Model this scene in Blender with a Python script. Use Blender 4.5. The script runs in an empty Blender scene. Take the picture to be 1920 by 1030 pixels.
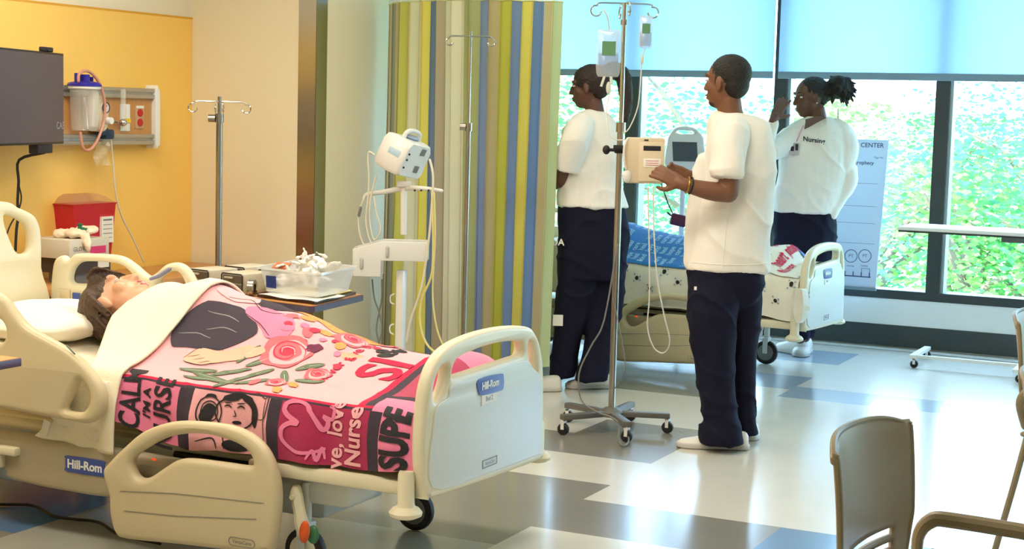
import bpy, bmesh, math, random
from mathutils import Vector, Matrix, noise
from mathutils.bvhtree import BVHTree
V = Vector
PI = math.pi
random.seed(7)
SC = bpy.context.scene
COL = SC.collection

# ------------------------------------------------------------------ camera
FPX, CX, CY = 2966.0, 960.0, 515.0        # focal length and centre for a 1920x1030 frame
CAM = V((0, 0, 1.5))
_vy = V((2420 - CX, -(253 - CY), -FPX)).normalized()
_vx = -V((-5150 - CX, -(53 - CY), -FPX)); _vx = (_vx - _vx.dot(_vy) * _vy).normalized()
_vz = _vx.cross(_vy)
ROT = Matrix((_vx, _vy, _vz))             # camera axes -> room axes
cd = bpy.data.cameras.new('camera'); cam = bpy.data.objects.new('camera', cd); COL.objects.link(cam)
cam.matrix_world = Matrix.Translation(CAM) @ ROT.to_4x4()
cd.sensor_width = 36; cd.lens = FPX / 1920 * 36; cd.clip_end = 400; cd.clip_start = 0.05
SC.camera = cam

# ------------------------------------------------------------------ light and exposure
SC.view_settings.view_transform = 'Standard'; SC.view_settings.look = 'None'
SC.view_settings.gamma = 1; SC.view_settings.exposure = -0.15; SC.view_settings.use_curve_mapping = False
wd = bpy.data.worlds.new('world'); SC.world = wd; wd.use_nodes = True
nt = wd.node_tree; bg = nt.nodes['Background']
bg.inputs['Color'].default_value = (0.47, 0.70, 1.0, 1); bg.inputs['Strength'].default_value = 13.5
sd = bpy.data.lights.new('sun', 'SUN'); sd.energy = 22.0; sd.angle = 0.02; sd.color = (1, 0.97, 0.9)
so = bpy.data.objects.new('sun', sd); COL.objects.link(so)
so.rotation_euler = V((0.55, 0.75, -0.62)).to_track_quat('-Z', 'Y').to_euler()
def area(name, loc, sx, sy, power, color):
    l = bpy.data.lights.new(name, 'AREA'); l.shape = 'RECTANGLE'; l.size = sx; l.size_y = sy
    l.energy = power; l.color = color
    o = bpy.data.objects.new(name, l); COL.objects.link(o); o.location = loc; return o
WARM = (1.0, 0.88, 0.72)
for lx, ly in ((-4.3, 5.2), (-2.3, 5.2), (-4.3, 3.0), (-2.3, 3.0), (-0.2, 3.0), (-0.2, 5.6), (-3.3, 7.0), (-1.4, 7.3)):
    area('ceiling_lamp', (lx, ly, 2.72), 1.1, 0.55, (38 if ly < 6.9 else 12) if lx < -1.5 else 3.5, WARM)

# ------------------------------------------------------------------ surveying: a point of the room seen at (px,py) and lying on a known plane
HF = ROT @ V((0, 0, -1)); HF.z = 0; HF.normalize()       # horizontal forward
HR = V((HF.y, -HF.x, 0))                                  # horizontal right
def W(px, py, **k):
    d = ROT @ V((px - CX, -(py - CY), -FPX))
    (ax, v), = k.items()
    if ax == 'D': t = v / d.dot(HF)
    else:
        i = 'xyz'.index(ax); t = (v - CAM[i]) / d[i]
    return CAM + d * t
def depth(p): return (p - CAM).dot(HF)

# ------------------------------------------------------------------ materials
def lin(c): 
    return tuple(((v / 255) / 12.92 if v / 255 <= 0.04045 else ((v / 255 + 0.055) / 1.055) ** 2.4) for v in c)
_m = {}
def mat(name, rgb, rough=0.5, metal=0.0, bump=0.0, scale=60, var=0.0, spec=0.5, coat=0, trans=0, alpha=1, emit=None, sheen=0, stretch=None):
    if name in _m: return _m[name]
    m = bpy.data.materials.new(name); m.use_nodes = True; n = m.node_tree; b = n.nodes['Principled BSDF']
    c = lin(rgb)
    b.inputs['Base Color'].default_value = (*c, 1); b.inputs['Roughness'].default_value = rough
    b.inputs['Metallic'].default_value = metal; b.inputs['Specular IOR Level'].default_value = spec
    b.inputs['Coat Weight'].default_value = coat; b.inputs['Coat Roughness'].default_value = 0.14; b.inputs['Transmission Weight'].default_value = trans
    b.inputs['Alpha'].default_value = alpha; b.inputs['Sheen Weight'].default_value = sheen
    if emit: b.inputs['Emission Color'].default_value = (*lin(emit[0]), 1); b.inputs['Emission Strength'].default_value = emit[1]
    tc = n.nodes.new('ShaderNodeTexCoord'); mp = n.nodes.new('ShaderNodeMapping')
    if stretch: mp.inputs['Scale'].default_value = stretch
    nz = n.nodes.new('ShaderNodeTexNoise'); nz.inputs['Scale'].default_value = scale; nz.inputs['Detail'].default_value = 3
    n.links.new(tc.outputs['Object'], mp.inputs[0]); n.links.new(mp.outputs[0], nz.inputs['Vector'])
    mx = n.nodes.new('ShaderNodeMix'); mx.data_type = 'RGBA'
    mx.inputs[6].default_value = (*[v * (1 - max(var, 0.02)) for v in c], 1); mx.inputs[7].default_value = (*[min(1, v * (1 + max(var, 0.02))) for v in c], 1)
    n.links.new(nz.outputs['Fac'], mx.inputs[0]); n.links.new(mx.outputs[2], b.inputs['Base Color'])
    if bump:
        bp = n.nodes.new('ShaderNodeBump'); bp.inputs['Strength'].default_value = bump; bp.inputs['Distance'].default_value = 0.01
        n.links.new(nz.outputs['Fac'], bp.inputs['Height']); n.links.new(bp.outputs[0], b.inputs['Normal'])
    _m[name] = m; return m
def thin_glass(name, tint=(1, 1, 1), gloss=0.06, rough=0.02, body=0.0, bodycol=(255, 255, 255)):
    m = bpy.data.materials.new(name); m.use_nodes = True; n = m.node_tree; n.nodes.clear()
    o = n.nodes.new('ShaderNodeOutputMaterial'); t = n.nodes.new('ShaderNodeBsdfTransparent'); t.inputs[0].default_value = (*tint, 1)
    g = n.nodes.new('ShaderNodeBsdfGlossy'); g.inputs['Roughness'].default_value = rough
    x = n.nodes.new('ShaderNodeMixShader'); x.inputs[0].default_value = gloss
    n.links.new(t.outputs[0], x.inputs[1]); n.links.new(g.outputs[0], x.inputs[2])
    d = n.nodes.new('ShaderNodeBsdfDiffuse'); d.inputs[0].default_value = (*lin(bodycol), 1)
    y = n.nodes.new('ShaderNodeMixShader'); y.inputs[0].default_value = body
    n.links.new(x.outputs[0], y.inputs[1]); n.links.new(d.outputs[0], y.inputs[2]); n.links.new(y.outputs[0], o.inputs[0])
    return m
def cloth_tl(name, rgb, tl, wt=0.5):
    """fabric that also lets daylight through"""
    m = bpy.data.materials.new(name); m.use_nodes = True; n = m.node_tree; n.nodes.clear()
    o = n.nodes.new('ShaderNodeOutputMaterial'); d = n.nodes.new('ShaderNodeBsdfDiffuse'); t = n.nodes.new('ShaderNodeBsdfTranslucent')
    d.inputs[0].default_value = (*lin(rgb), 1); t.inputs[0].default_value = (*lin(tl), 1)
    tc = n.nodes.new('ShaderNodeTexCoord'); w = n.nodes.new('ShaderNodeTexNoise'); w.inputs['Scale'].default_value = 300
    n.links.new(tc.outputs['Object'], w.inputs['Vector'])
    bp = n.nodes.new('ShaderNodeBump'); bp.inputs['Strength'].default_value = 0.15; bp.inputs['Distance'].default_value = 0.002
    n.links.new(w.outputs['Fac'], bp.inputs['Height']); n.links.new(bp.outputs[0], d.inputs['Normal'])
    x = n.nodes.new('ShaderNodeMixShader'); x.inputs[0].default_value = wt
    n.links.new(d.outputs[0], x.inputs[1]); n.links.new(t.outputs[0], x.inputs[2]); n.links.new(x.outputs[0], o.inputs[0])
    return m

# ------------------------------------------------------------------ geometry collector
def basis(d):
    d = d.normalized(); a = V((0, 0, 1)) if abs(d.z) < 0.9 else V((1, 0, 0))
    x = d.cross(a).normalized(); return x, x.cross(d).normalized()
def catmull(pts, n=6, closed=False):
    pts = [V(p) for p in pts]; out = []; N = len(pts)
    rng = range(N) if closed else range(N - 1)
    for i in rng:
        if closed: p0, p1, p2, p3 = pts[i - 1], pts[i], pts[(i + 1) % N], pts[(i + 2) % N]
        else: p0, p1, p2, p3 = pts[max(i - 1, 0)], pts[i], pts[i + 1], pts[min(i + 2, N - 1)]
        for j in range(n):
            t = j / n; t2 = t * t; t3 = t2 * t
            out.append(0.5 * (2 * p1 + (p2 - p0) * t + (2 * p0 - 5 * p1 + 4 * p2 - p3) * t2 + (3 * p1 - p0 - 3 * p2 + p3) * t3))
    if not closed: out.append(pts[-1])
    return out
class G:
    def __init__(s): s.bm = bmesh.new(); s.mats = []; s.i = 0
    def use(s, m):
        if m not in s.mats: s.mats.append(m)
        s.i = s.mats.index(m); return s
    def add(s, vs, fs):
        vv = [s.bm.verts.new(v) for v in vs]
        for f in fs:
            try: s.bm.faces.new([vv[i] for i in f]).material_index = s.i
            except ValueError: pass
        return vv
    def absorb(s, b, fn=None):
        b.verts.index_update(); s.add([fn(v.co) if fn else v.co for v in b.verts], [[v.index for v in f.verts] for f in b.faces]); b.free()
    def box(s, c, d, bev=0.0, M=None, seg=2):
        b = bmesh.new(); bmesh.ops.create_cube(b, size=1)
        for v in b.verts: v.co = V((v.co.x * d[0], v.co.y * d[1], v.co.z * d[2]))
        if bev: bmesh.ops.bevel(b, geom=b.edges[:], offset=min(bev, min(d) * 0.49), segments=seg, affect='EDGES', profile=0.5)
        c = V(c)
        s.absorb(b, (lambda p: c + (M @ p if M else p))); return s
    def bb(s, a, b, bev=0.0):
        return s.box([(a[i] + b[i]) / 2 for i in range(3)], [abs(b[i] - a[i]) for i in range(3)], bev)
    def tube(s, pts, r, seg=10, smooth=0, caps=True):
        pts = [V(p) for p in pts]
        rs = list(r) if isinstance(r, (list, tuple)) else [r] * len(pts)
        if smooth:
            rr = catmull([V((q, 0, 0)) for q in rs], smooth); pts = catmull(pts, smooth); rs = [max(q.x, 1e-4) for q in rr]
        n = len(pts); tang = [(pts[min(i + 1, n - 1)] - pts[max(i - 1, 0)]).normalized() for i in range(n)]
        x, y = basis(tang[0]); vs = []; fs = []; P = list(zip(pts, rs, tang))
        if caps:   # rounded ends
            e0 = [(pts[0] - tang[0] * rs[0] * k, rs[0] * q, tang[0]) for k, q in ((0.95, 0.3), (0.7, 0.7))]
            e1 = [(pts[-1] + tang[-1] * rs[-1] * k, rs[-1] * q, tang[-1]) for k, q in ((0.7, 0.7), (0.95, 0.3))]
            P = e0 + P + e1
        for p, q, t in P:
            x = (x - t * x.dot(t)).normalized(); y = t.cross(x)
            vs += [p + (x * math.cos(a) + y * math.sin(a)) * q for a in [2 * PI * k / seg for k in range(seg)]]
        m = len(P)
        for i in range(m - 1):
            for k in range(seg):
                a, b = i * seg + k, i * seg + (k + 1) % seg
                fs.append((a, b, b + seg, a + seg))
        fs.append(tuple(reversed(range(seg)))); fs.append(tuple(range((m - 1) * seg, m * seg)))
        s.add(vs, fs); return s
    def cyl(s, a, b, r, r2=None, seg=24):
        a, b = V(a), V(b); x, y = basis(b - a); r2 = r if r2 is None else r2
        vs = [p + (x * math.cos(2 * PI * k / seg) + y * math.sin(2 * PI * k / seg)) * q for p, q in ((a, r), (b, r2)) for k in range(seg)]
        fs = [(k, (k + 1) % seg, seg + (k + 1) % seg, seg + k) for k in range(seg)]
        fs += [tuple(reversed(range(seg))), tuple(range(seg, 2 * seg))]
        s.add(vs, fs); return s
    def lathe(s, c, prof, axis=(0, 0, 1), seg=28):
        c = V(c); d = V(axis).normalized(); x, y = basis(d); vs = []; fs = []
        for r, h in prof: vs += [c + d * h + (x * math.cos(2 * PI * k / seg) + y * math.sin(2 * PI * k / seg)) * max(r, 1e-4) for k in range(seg)]
        for i in range(len(prof) - 1):
            for k in range(seg): fs.append((i * seg + k, i * seg + (k + 1) % seg, (i + 1) * seg + (k + 1) % seg, (i + 1) * seg + k))
        fs += [tuple(reversed(range(seg))), tuple(range((len(prof) - 1) * seg, len(prof) * seg))]
        s.add(vs, fs); return s
    def ell(s, c, ax, ay, az, seg=20, rings=12):
        """ellipsoid from three half-axis vectors"""
        c = V(c); vs = [c + az]; fs = []
        for i in range(1, rings):
            t = PI * i / rings
            vs += [c + az * math.cos(t) + (ax * math.cos(2 * PI * k / seg) + ay * math.sin(2 * PI * k / seg)) * math.sin(t) for k in range(seg)]
        vs.append(c - az); last = len(vs) - 1
        for k in range(seg):
            fs.append((0, 1 + k, 1 + (k + 1) % seg)); b = 1 + (rings - 2) * seg; fs.append((last, b + (k + 1) % seg, b + k))
            for i in range(rings - 2): a = 1 + i * seg; fs.append((a + k, a + seg + k, a + seg + (k + 1) % seg, a + (k + 1) % seg))
        s.add(vs, fs); return s
    def loft(s, rings, closed=True, cap=True):
        n = len(rings[0]); vs = [p for r in rings for p in r]; fs = []
        for i in range(len(rings) - 1):
            for k in range(n if closed else n - 1): fs.append((i * n + k, i * n + (k + 1) % n, (i + 1) * n + (k + 1) % n, (i + 1) * n + k))
        if cap: fs += [tuple(reversed(range(n))), tuple(range((len(rings) - 1) * n, len(rings) * n))]
        s.add(vs, fs); return s
    def panel(s, outlines, fn, thick, bev=0.0, n=5, smooth=True):
        """flat board with rounded edges: closed outlines (first the rim, then holes) in (a,b), fn(a,b,t)->point"""
        cu = bpy.data.curves.new('c', 'CURVE'); cu.dimensions = '2D'; cu.fill_mode = 'BOTH'
        cu.extrude = thick / 2 - bev; cu.bevel_depth = bev; cu.bevel_resolution = 2
        if bev: cu.offset = -bev
        for o in outlines:
            P = catmull([(a, b, 0) for a, b in o], n, True) if smooth else [V((a, b, 0)) for a, b in o]
            sp = cu.splines.new('POLY'); sp.points.add(len(P) - 1); sp.use_cyclic_u = True
            for q, p in zip(sp.points, P): q.co = (p.x, p.y, 0, 1)
        ob = bpy.data.objects.new('c', cu); me = bpy.data.meshes.new_from_object(ob)
        b = bmesh.new(); b.from_mesh(me); bmesh.ops.remove_doubles(b, verts=b.verts, dist=1e-5)
        s.absorb(b, lambda p: fn(p.x, p.y, p.z)); bpy.data.objects.remove(ob); bpy.data.curves.remove(cu); bpy.data.meshes.remove(me); return s
    def text(s, body, size, fn, offset=0.0, extrude=0.0, align='CENTER', maxlen=0, sx=1.0, shear=0):
        cu = bpy.data.curves.new('t', 'FONT'); cu.body = body; cu.size = size; cu.align_x = align; cu.align_y = 'CENTER'
        cu.offset = offset; cu.extrude = extrude; cu.resolution_u = 3; cu.shear = shear
        ob = bpy.data.objects.new('t', cu); me = bpy.data.meshes.new_from_object(ob)
        b = bmesh.new(); b.from_mesh(me)
        if maxlen: subdiv(b, maxlen)
        s.absorb(b, lambda p: fn(p.x * sx, p.y, p.z)); bpy.data.objects.remove(ob); bpy.data.curves.remove(cu); bpy.data.meshes.remove(me); return s
def subdiv(b, L):
    bmesh.ops.triangulate(b, faces=b.faces[:])
    for _ in range(6):
        e = [e for e in b.edges if e.calc_length() > L]
        if not e: break
        bmesh.ops.subdivide_edges(b, edges=e, cuts=1); bmesh.ops.triangulate(b, faces=b.faces[:])

# ------------------------------------------------------------------ objects
WT = {}
def empty(name, label, cat, loc, rz=0, group=None):
    o = bpy.data.objects.new(name, None); COL.objects.link(o); o.location = loc; o.rotation_euler = (0, 0, rz); o.empty_display_size = 0.1
    WT[o.name] = Matrix.Translation(V(loc)) @ Matrix.Rotation(rz, 4, 'Z')
    tag(o, label, cat, group); return o
def tag(o, label=None, cat=None, group=None, kind=None):
    if label: o['label'] = label
    if cat: o['category'] = cat
    if group: o['group'] = group
    if kind: o['kind'] = kind
    return o
def obj(name, g, m=None, parent=None, smooth=35, local=False, label=None):
    """one mesh object; geometry is given in room coordinates unless local"""
    me = bpy.data.meshes.new(name)
    if not local and parent is not None: g.bm.transform(WT[parent.name].inverted())
    org = None
    if parent is None and not local and len(g.bm.verts):
        c = V((0, 0, 0)); 
        for v in g.bm.verts: c += v.co
        c /= len(g.bm.verts); c.z = min(v.co.z for v in g.bm.verts); org = c
        bmesh.ops.translate(g.bm, verts=g.bm.verts, vec=-c)
    bmesh.ops.recalc_face_normals(g.bm, faces=g.bm.faces)
    g.bm.to_mesh(me); g.bm.free()
    if m is not None: me.materials.append(m)
    else:
        for q in g.mats: me.materials.append(q)
    if smooth: 
        for p in me.polygons: p.use_smooth = True
        try: me.set_sharp_from_angle(angle=math.radians(smooth))
        except Exception: pass
    o = bpy.data.objects.new(name, me); COL.objects.link(o)
    if org: o.location = org
    if parent is not None: o.parent = parent; WT[o.name] = WT[parent.name]
    else: WT[o.name] = Matrix.Translation(o.location)
    if label: o['label'] = label
    return o
def thing(name, g, m, label, cat, group=None, smooth=35): return tag(obj(name, g, m, None, smooth), label, cat, group)
def struct(name, g, m, label=None, smooth=0): return tag(obj(name, g, m, None, smooth), label, None, None, 'structure')
def remesh(g, voxel, sm=4, wob=None, keep=None):
    """fuse overlapping closed shapes into one continuous surface"""
    me = bpy.data.meshes.new('r'); bmesh.ops.recalc_face_normals(g.bm, faces=g.bm.faces); g.bm.to_mesh(me); g.bm.free()
    ob = bpy.data.objects.new('r', me); COL.objects.link(ob)
    r = ob.modifiers.new('r', 'REMESH'); r.mode = 'VOXEL'; r.voxel_size = voxel
    if sm: q = ob.modifiers.new('s', 'SMOOTH'); q.factor = 0.5; q.iterations = sm
    dg = bpy.context.evaluated_depsgraph_get(); m2 = bpy.data.meshes.new_from_object(ob.evaluated_get(dg), depsgraph=dg)
    out = G(); out.mats = list(g.mats); out.bm.from_mesh(m2)
    if wob:
        out.bm.normal_update()
        mv = [(v, v.normal * wob(v.co)) for v in out.bm.verts]
        for v, d in mv: v.co += d
    bpy.data.objects.remove(ob); bpy.data.meshes.remove(me); bpy.data.meshes.remove(m2); return out
def dup(root, loc, rz=None, label=None, skip=(), group=None):
    r = root.copy(); COL.objects.link(r); r.location = loc
    if rz is not None: r.rotation_euler = (0, 0, rz)
    if label: r['label'] = label
    if group: r['group'] = group
    WT[r.name] = Matrix.Translation(V(loc)) @ Matrix.Rotation(r.rotation_euler.z, 4, 'Z')
    def rec(src, dst):
        for c in list(src.children):
            if c in skip: continue
            d = c.copy(); COL.objects.link(d); d.parent = dst; WT[d.name] = WT[r.name]; rec(c, d)
    rec(root, r); return r

# ================================================================== the room
GY = 10.62                                    # window plane
XL, XR, YF, ZC = -5.5, 3.5, -1.5, 2.76
M_cream = mat('cream_wall_paint', (236, 228, 206), 0.6, bump=0.05, scale=90)
M_yellow = mat('yellow_wall_panel', (252, 206, 104), 0.5, bump=0.03, scale=40)
M_beige = mat('beige_wall_paint', (238, 228, 198), 0.55, bump=0.04, scale=90)
M_white = mat('white_paint', (238, 240, 238), 0.5)
M_dark = mat('dark_window_frame', (58, 66, 68), 0.4, metal=0.3)
M_steel = mat('stainless_steel', (176, 172, 165), 0.25, metal=1.0)
M_chrome = mat('polished_chrome', (205, 205, 205), 0.12, metal=1.0)
M_bed = mat('cream_bed_plastic', (226, 218, 190), 0.38)
M_bedg = mat('pale_grey_bed_plastic', (214, 217, 212), 0.38)
M_taupe = mat('taupe_bed_plastic', (176, 166, 140), 0.45)
M_rail = mat('tan_rail_plastic', (208, 194, 158), 0.4)
M_wmetal = mat('white_enamel', (228, 228, 224), 0.3)
M_black = mat('black_rubber', (26, 26, 28), 0.6)
M_grey = mat('grey_plastic', (120, 122, 122), 0.45)
M_blue = mat('blue_badge', (62, 84, 160), 0.4)
M_ink = mat('dark_ink', (34, 32, 40), 0.7)
M_paper = mat('white_paper', (240, 238, 230), 0.7)
M_wood = mat('oak_laminate', (196, 142, 86), 0.4, var=0.18, scale=6, stretch=(1, 14, 1))
M_dwood = mat('dark_wood_laminate', (112, 68, 48), 0.35, var=0.2, scale=6, stretch=(1, 14, 1))
M_purple = mat('purple_grey_edge_band', (72, 66, 92), 0.4)

def floor_mat(name, rgb, r=0.24):
    return mat(name, rgb, r, bump=0.02, scale=7, var=0.05, spec=0.6, coat=0.5)
F0 = floor_mat('floor_vinyl_ivory', (220, 216, 203)); F1 = floor_mat('floor_vinyl_grey', (140, 137, 126))
F2 = floor_mat('floor_vinyl_blue', (84, 124, 168)); F3 = floor_mat('floor_vinyl_light_grey', (176, 176, 164)); F4 = floor_mat('floor_vinyl_blue_grey', (158, 172, 186))
pat = [(-4.6, -3.0, 3.2, 4.1, F1), (-6, -3.9, 4.1, 5.0, F2), (-3.9, -2.4, 3.6, 4.85, F3), (-6, -2.40, 4.85, 5.9, F1), (-2.40, -1.6, 5.14, 5.62, F1),
       (-1.6, -0.8, 5.14, 5.62, F2), (-2.96, -2.406, 6.37, 7.2, F1), (-3.6, -2.96, 6.37, 6.8, F1), (-5.5, -2.78, 8.07, 8.95, F1), (-5.5, -4.0, 9.5, 10.2, F1),
       (-2.92, -2.43, 8.6, 9.08, F4), (-2.43, -1.6, 8.34, 8.72, F4), (-2.0, -1.2, 8.34, 8.65, F4), (-2.9, -2.43, 9.65, 10.2, F4), (-4.0, -3.3, 9.0, 9.6, F4),
       (-0.8, 0.4, 7.2, 7.6, F1), (-0.4, 1.2, 5.9, 6.35, F1), (0.4, 1.6, 8.3, 8.7, F2), (-1.2, 0.0, 3.6, 4.0, F1), (1.0, 2.4, 3.2, 3.8, F2), (-3.6, -2.0, 1.6, 2.4, F1), (-0.4, 1.2, 1.0, 1.6, F1), (1.6, 3.5, 6.3, 7.0, F1)]
xs = sorted({XL, XR} | {min(max(p[i], XL), XR) for p in pat for i in (0, 1)}); ys = sorted({YF, GY + 0.1} | {p[i] for p in pat for i in (2, 3)})
g = G()
for a, b in zip(xs, xs[1:]):
    for c, d in zip(ys, ys[1:]):
        mx, my = (a + b) / 2, (c + d) / 2; m = F0
        for p in pat:
            if p[0] < mx < p[1] and p[2] < my < p[3]: m = p[4]
        g.use(m).add([(a, c, 0), (b, c, 0), (b, d, 0), (a, d, 0)], [(0, 1, 2, 3)])
struct('floor', g, None)
g = G().bb((XL, YF, ZC), (XR, GY + 0.2, ZC + 0.1)); struct('ceiling', g, M_white)
g = G().bb((XL - 0.1, YF, 0), (XL, GY + 0.2, ZC)); struct('wall_left', g, M_cream)
g = G().bb((XR, YF, 0), (XR + 0.1, GY + 0.2, ZC)); struct('wall_right', g, M_cream)
g = G().bb((XL, YF - 0.1, 0), (XR, YF, ZC)); struct('wall_front', g, M_cream)
g = G().bb((XL, 7.15, 0), (-4.675, 8.35, ZC)); struct('wall_back', g, M_beige)
g = G().bb((XL + 0.001, 1.0, 0.0), (XL + 0.012, 7.149, 1.975)); g.bb((XL + 0.001, 8.36, 0.0), (XL + 0.012, GY - 0.02, 1.975)); struct('trim_1', g, M_yellow, 'yellow wall cladding panel')
g = G().bb((XL + 0.001, 1.0, 1.975), (XL + 0.014, 7.149, 1.985)); struct('trim_2', g, mat('yellow_edge_trim', (225, 165, 50), 0.5))
# stainless corner guard on the wall end
g = G().bb((-4.785, 7.146, 0.1), (-4.672, 7.1495, 2.7)); g.bb((-4.6745, 7.146, 0.1), (-4.671, 7.25, 2.7)); struct('trim_3', g, M_steel, 'stainless steel corner guard')
g = G().bb((XL, 7.138, 0), (-4.66, 7.149, 0.1)); g.bb((-4.674, 7.138, 0), (-4.662, 8.35, 0.1)); struct('baseboard_back', g, M_grey)

# window wall
g = G().bb((XL, GY, 0.156), (XR, GY + 0.2, 0.335)); g.bb((XL, GY, 2.72), (XR, GY + 0.2, ZC)); struct('wall_window', g, mat('white_sill_panel', (228, 232, 232), 0.45))
g = G().bb((XL, GY - 0.004, 0.012), (XR, GY + 0.1, 0.157)); struct('baseboard_window', g, M_dark)
g = G().bb((XL, GY + 0.02, 0.0), (XR, GY + 0.1, 0.02)); g.use(M_white)
struct('trim_4', g, M_white)
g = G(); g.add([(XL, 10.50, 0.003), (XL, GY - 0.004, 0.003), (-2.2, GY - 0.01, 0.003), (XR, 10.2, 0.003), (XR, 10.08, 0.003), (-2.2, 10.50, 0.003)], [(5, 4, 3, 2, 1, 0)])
struct('painted_sun_strip', g, mat('painted_sunlight_white', (246, 246, 244), 0.3))  # line of sunlight along the floor, put in as a white strip
mull = [-5.4 + 0.0, -4.30, -3.208, -2.112, -1.02, 0.07, 1.16, 2.25, 3.34]
M_glass = thin_glass('window_glass', (0.93, 0.98, 0.99), 0.05)
M_frame_side = mat('silver_frame_edge', (150, 172, 180), 0.35, metal=0.5)
for i in range(len(mull) - 1):
    a, b = mull[i] + 0.09, mull[i + 1]
    w = G().bb((a, GY + 0.10, 0.39), (b, GY + 0.108, 2.72)); w = struct('window_%d' % (i + 1), w, M_glass)
    f = G(); f.bb((mull[i], GY, 0.39), (a, GY + 0.16, 2.72)); f.bb((mull[i], GY - 0.005, 0.333), (b, GY + 0.16, 0.392)); f.bb((a, GY, 2.66), (b, GY + 0.16, 2.72))
    obj('window_frame', f, M_dark, w)
    e = G().bb((a, GY + 0.02, 0.392), (a + 0.022, GY + 0.13, 2.66)); obj('frame_edge', e, M_frame_side, w)
f = G().bb((3.34, GY, 0.39), (XR, GY + 0.16, 2.72)); struct('trim_6', f, M_dark)
# roller shades
M_shade = cloth_tl('blue_white_shade_fabric', (205, 222, 232), (132, 158, 180), 0.75)
M_hem = mat('grey_blue_hem_bar', (126, 150, 166), 0.4)
def shade(a, b, name):
    g = G(); n = 24; z0, z1 = 1.835, 2.70
    R0 = []; R1 = []
    for k in range(n + 1):
        x = a + (b - a) * k / n; w = 0.003 * math.sin(k * 0.9)
        R0.append(V((x, 10.555 + w, z0))); R1.append(V((x, 10.555 + w * 0.3, z1)))
    g.loft([R0, R1], closed=False, cap=False)
    r = empty(name, 'x', 'roller shade', ((a + b) / 2, 10.555, 1.79))
    obj('shade_cloth', g, M_shade, r)
    obj('hem_bar', G().bb((a, 10.548, 1.79), (b, 10.562, 1.838), 0.004), M_hem, r)
    obj('roller_tube', G().cyl((a, 10.575, 2.70), (b, 10.575, 2.70), 0.025), M_hem, r)
    return r
s = shade(-5.38, -3.20, 'roller_shade'); s['label'] = 'light blue roller shade, the left one beside the striped curtain'; s['group'] = 'roller shades'
s = shade(-3.165, -0.98, 'roller_shade'); s['label'] = 'wide light blue roller shade above the woman touching her forehead'; s['group'] = 'roller shades'
s = shade(-0.95, 1.22, 'roller_shade'); s['label'] = 'light blue roller shade furthest right along the window wall'; s['group'] = 'roller shades'

# ================================================================== outside: slope and trees
g = G(); n = 26; rows = []
for j in range(n):
    y = 13 + j * 2.2; rows.append([V((-42 + i * 3, y, -3.4 + 0.11 * (y - 13) + 0.3 * noise.noise(V((i * .4, j * .4, 0))))) for i in range(24)])
g.loft(rows, closed=False, cap=False); struct('ground', g, mat('sunlit_grass_slope', (150, 170, 96), 0.9, var=0.3, scale=3), smooth=60)
M_leaf = [cloth_tl('leaves_green', (80, 150, 92), (90, 165, 80), 0.4), cloth_tl('leaves_yellow_green', (112, 166, 88), (125, 175, 85), 0.4), cloth_tl('leaves_blue_green', (84, 146, 118), (95, 160, 110), 0.4)]
M_bark = mat('tree_bark', (120, 105, 90), 0.9, bump=0.5, scale=30)
def tree(x, y, zt, r, kind, label, dens=2600):
    gz = -3.4 + 0.11 * (y - 13); o = empty('leafy_tree', label, 'tree', (x, y, gz), group='trees outside the window')
    rnd = random.Random(int(x * 31 + y * 7)); t = G(); tips = []
    h = zt - gz; lean = rnd.uniform(-.5, .5)
    t.tube([(x, y, gz - 0.2), (x + lean * .3, y, gz + h * .35), (x + lean, y, gz + h * .7)], [0.16, 0.12, 0.05], smooth=4)
    for k in range(9):
        a = rnd.uniform(0, 2 * PI); q = rnd.uniform(.35, .7); s0 = V((x + lean * q, y, gz + h * q)); e = s0 + V((math.cos(a) * r * .8, math.sin(a) * r * .8, h * rnd.uniform(.12, .34)))
        t.tube([s0, (s0 + e) / 2 + V((0, 0, .15)), e], [0.06, 0.04, 0.012], seg=6, smooth=3); tips += [e, (s0 + e) / 2]
    obj('trunk', t, M_bark, o)
    l = G(); tips += [V((x + lean, y, zt - r * .5))]
    for k in range(dens):
        c = rnd.choice(tips); p = c + V([rnd.gauss(0, r * .34) for _ in range(3)]); 
        if p.z > zt: p.z = zt - rnd.random() * .3
        s = rnd.uniform(.03, .075); d = V([rnd.gauss(0, 1) for _ in range(3)]).normalized(); u, w = basis(d)
        l.add([p - u * s, p + w * s * .5, p + u * s, p - w * s * .5], [(0, 1, 2, 3)])
    obj('foliage', l, M_leaf[kind], o, smooth=0); return o
TR = [(-10.9, 20, 2.9, 1.7, 0, 'dense green tree behind the striped curtain edge'), (-8.6, 19, 2.5, 1.5, 0, 'green tree beyond the glass between the standing woman and the pump'),
      (-7.2, 21, 2.4, 1.4, 2, 'green tree beyond the glass left of the standing man'), (-6.0, 24, 1.8, 1.4, 1, 'pale tree beyond the glass right above the small monitor'),
      (-4.6, 19, 1.25, 1.4, 2, 'low tree beyond the glass behind the white floor chart'), (-3.4, 18, 1.1, 1.2, 1, 'forked tree beyond the glass left of the right window post'),
      (-2.2, 18.5, 1.35, 1.3, 0, 'forked tree beyond the glass right of the right window post'), (-1.1, 20, 1.5, 1.5, 2, 'tree seen above the white side table by the window'),
      (0.2, 19, 1.3, 1.3, 1, 'tree at the right edge of the right window'), (-3.0, 25, 2.2, 1.6, 2, 'taller distant pale tree behind the right window post'), (-13.4, 24, 3.0, 2.0, 1, 'distant tree hidden mostly by the striped curtain'),
      (-0.2, 27, 2.0, 1.7, 1, 'distant tree at the far right of the slope'), (-5.6, 28, 1.7, 1.7, 0, 'distant tree seen behind the woman touching her forehead')]
for t in TR: tree(*t)

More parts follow.
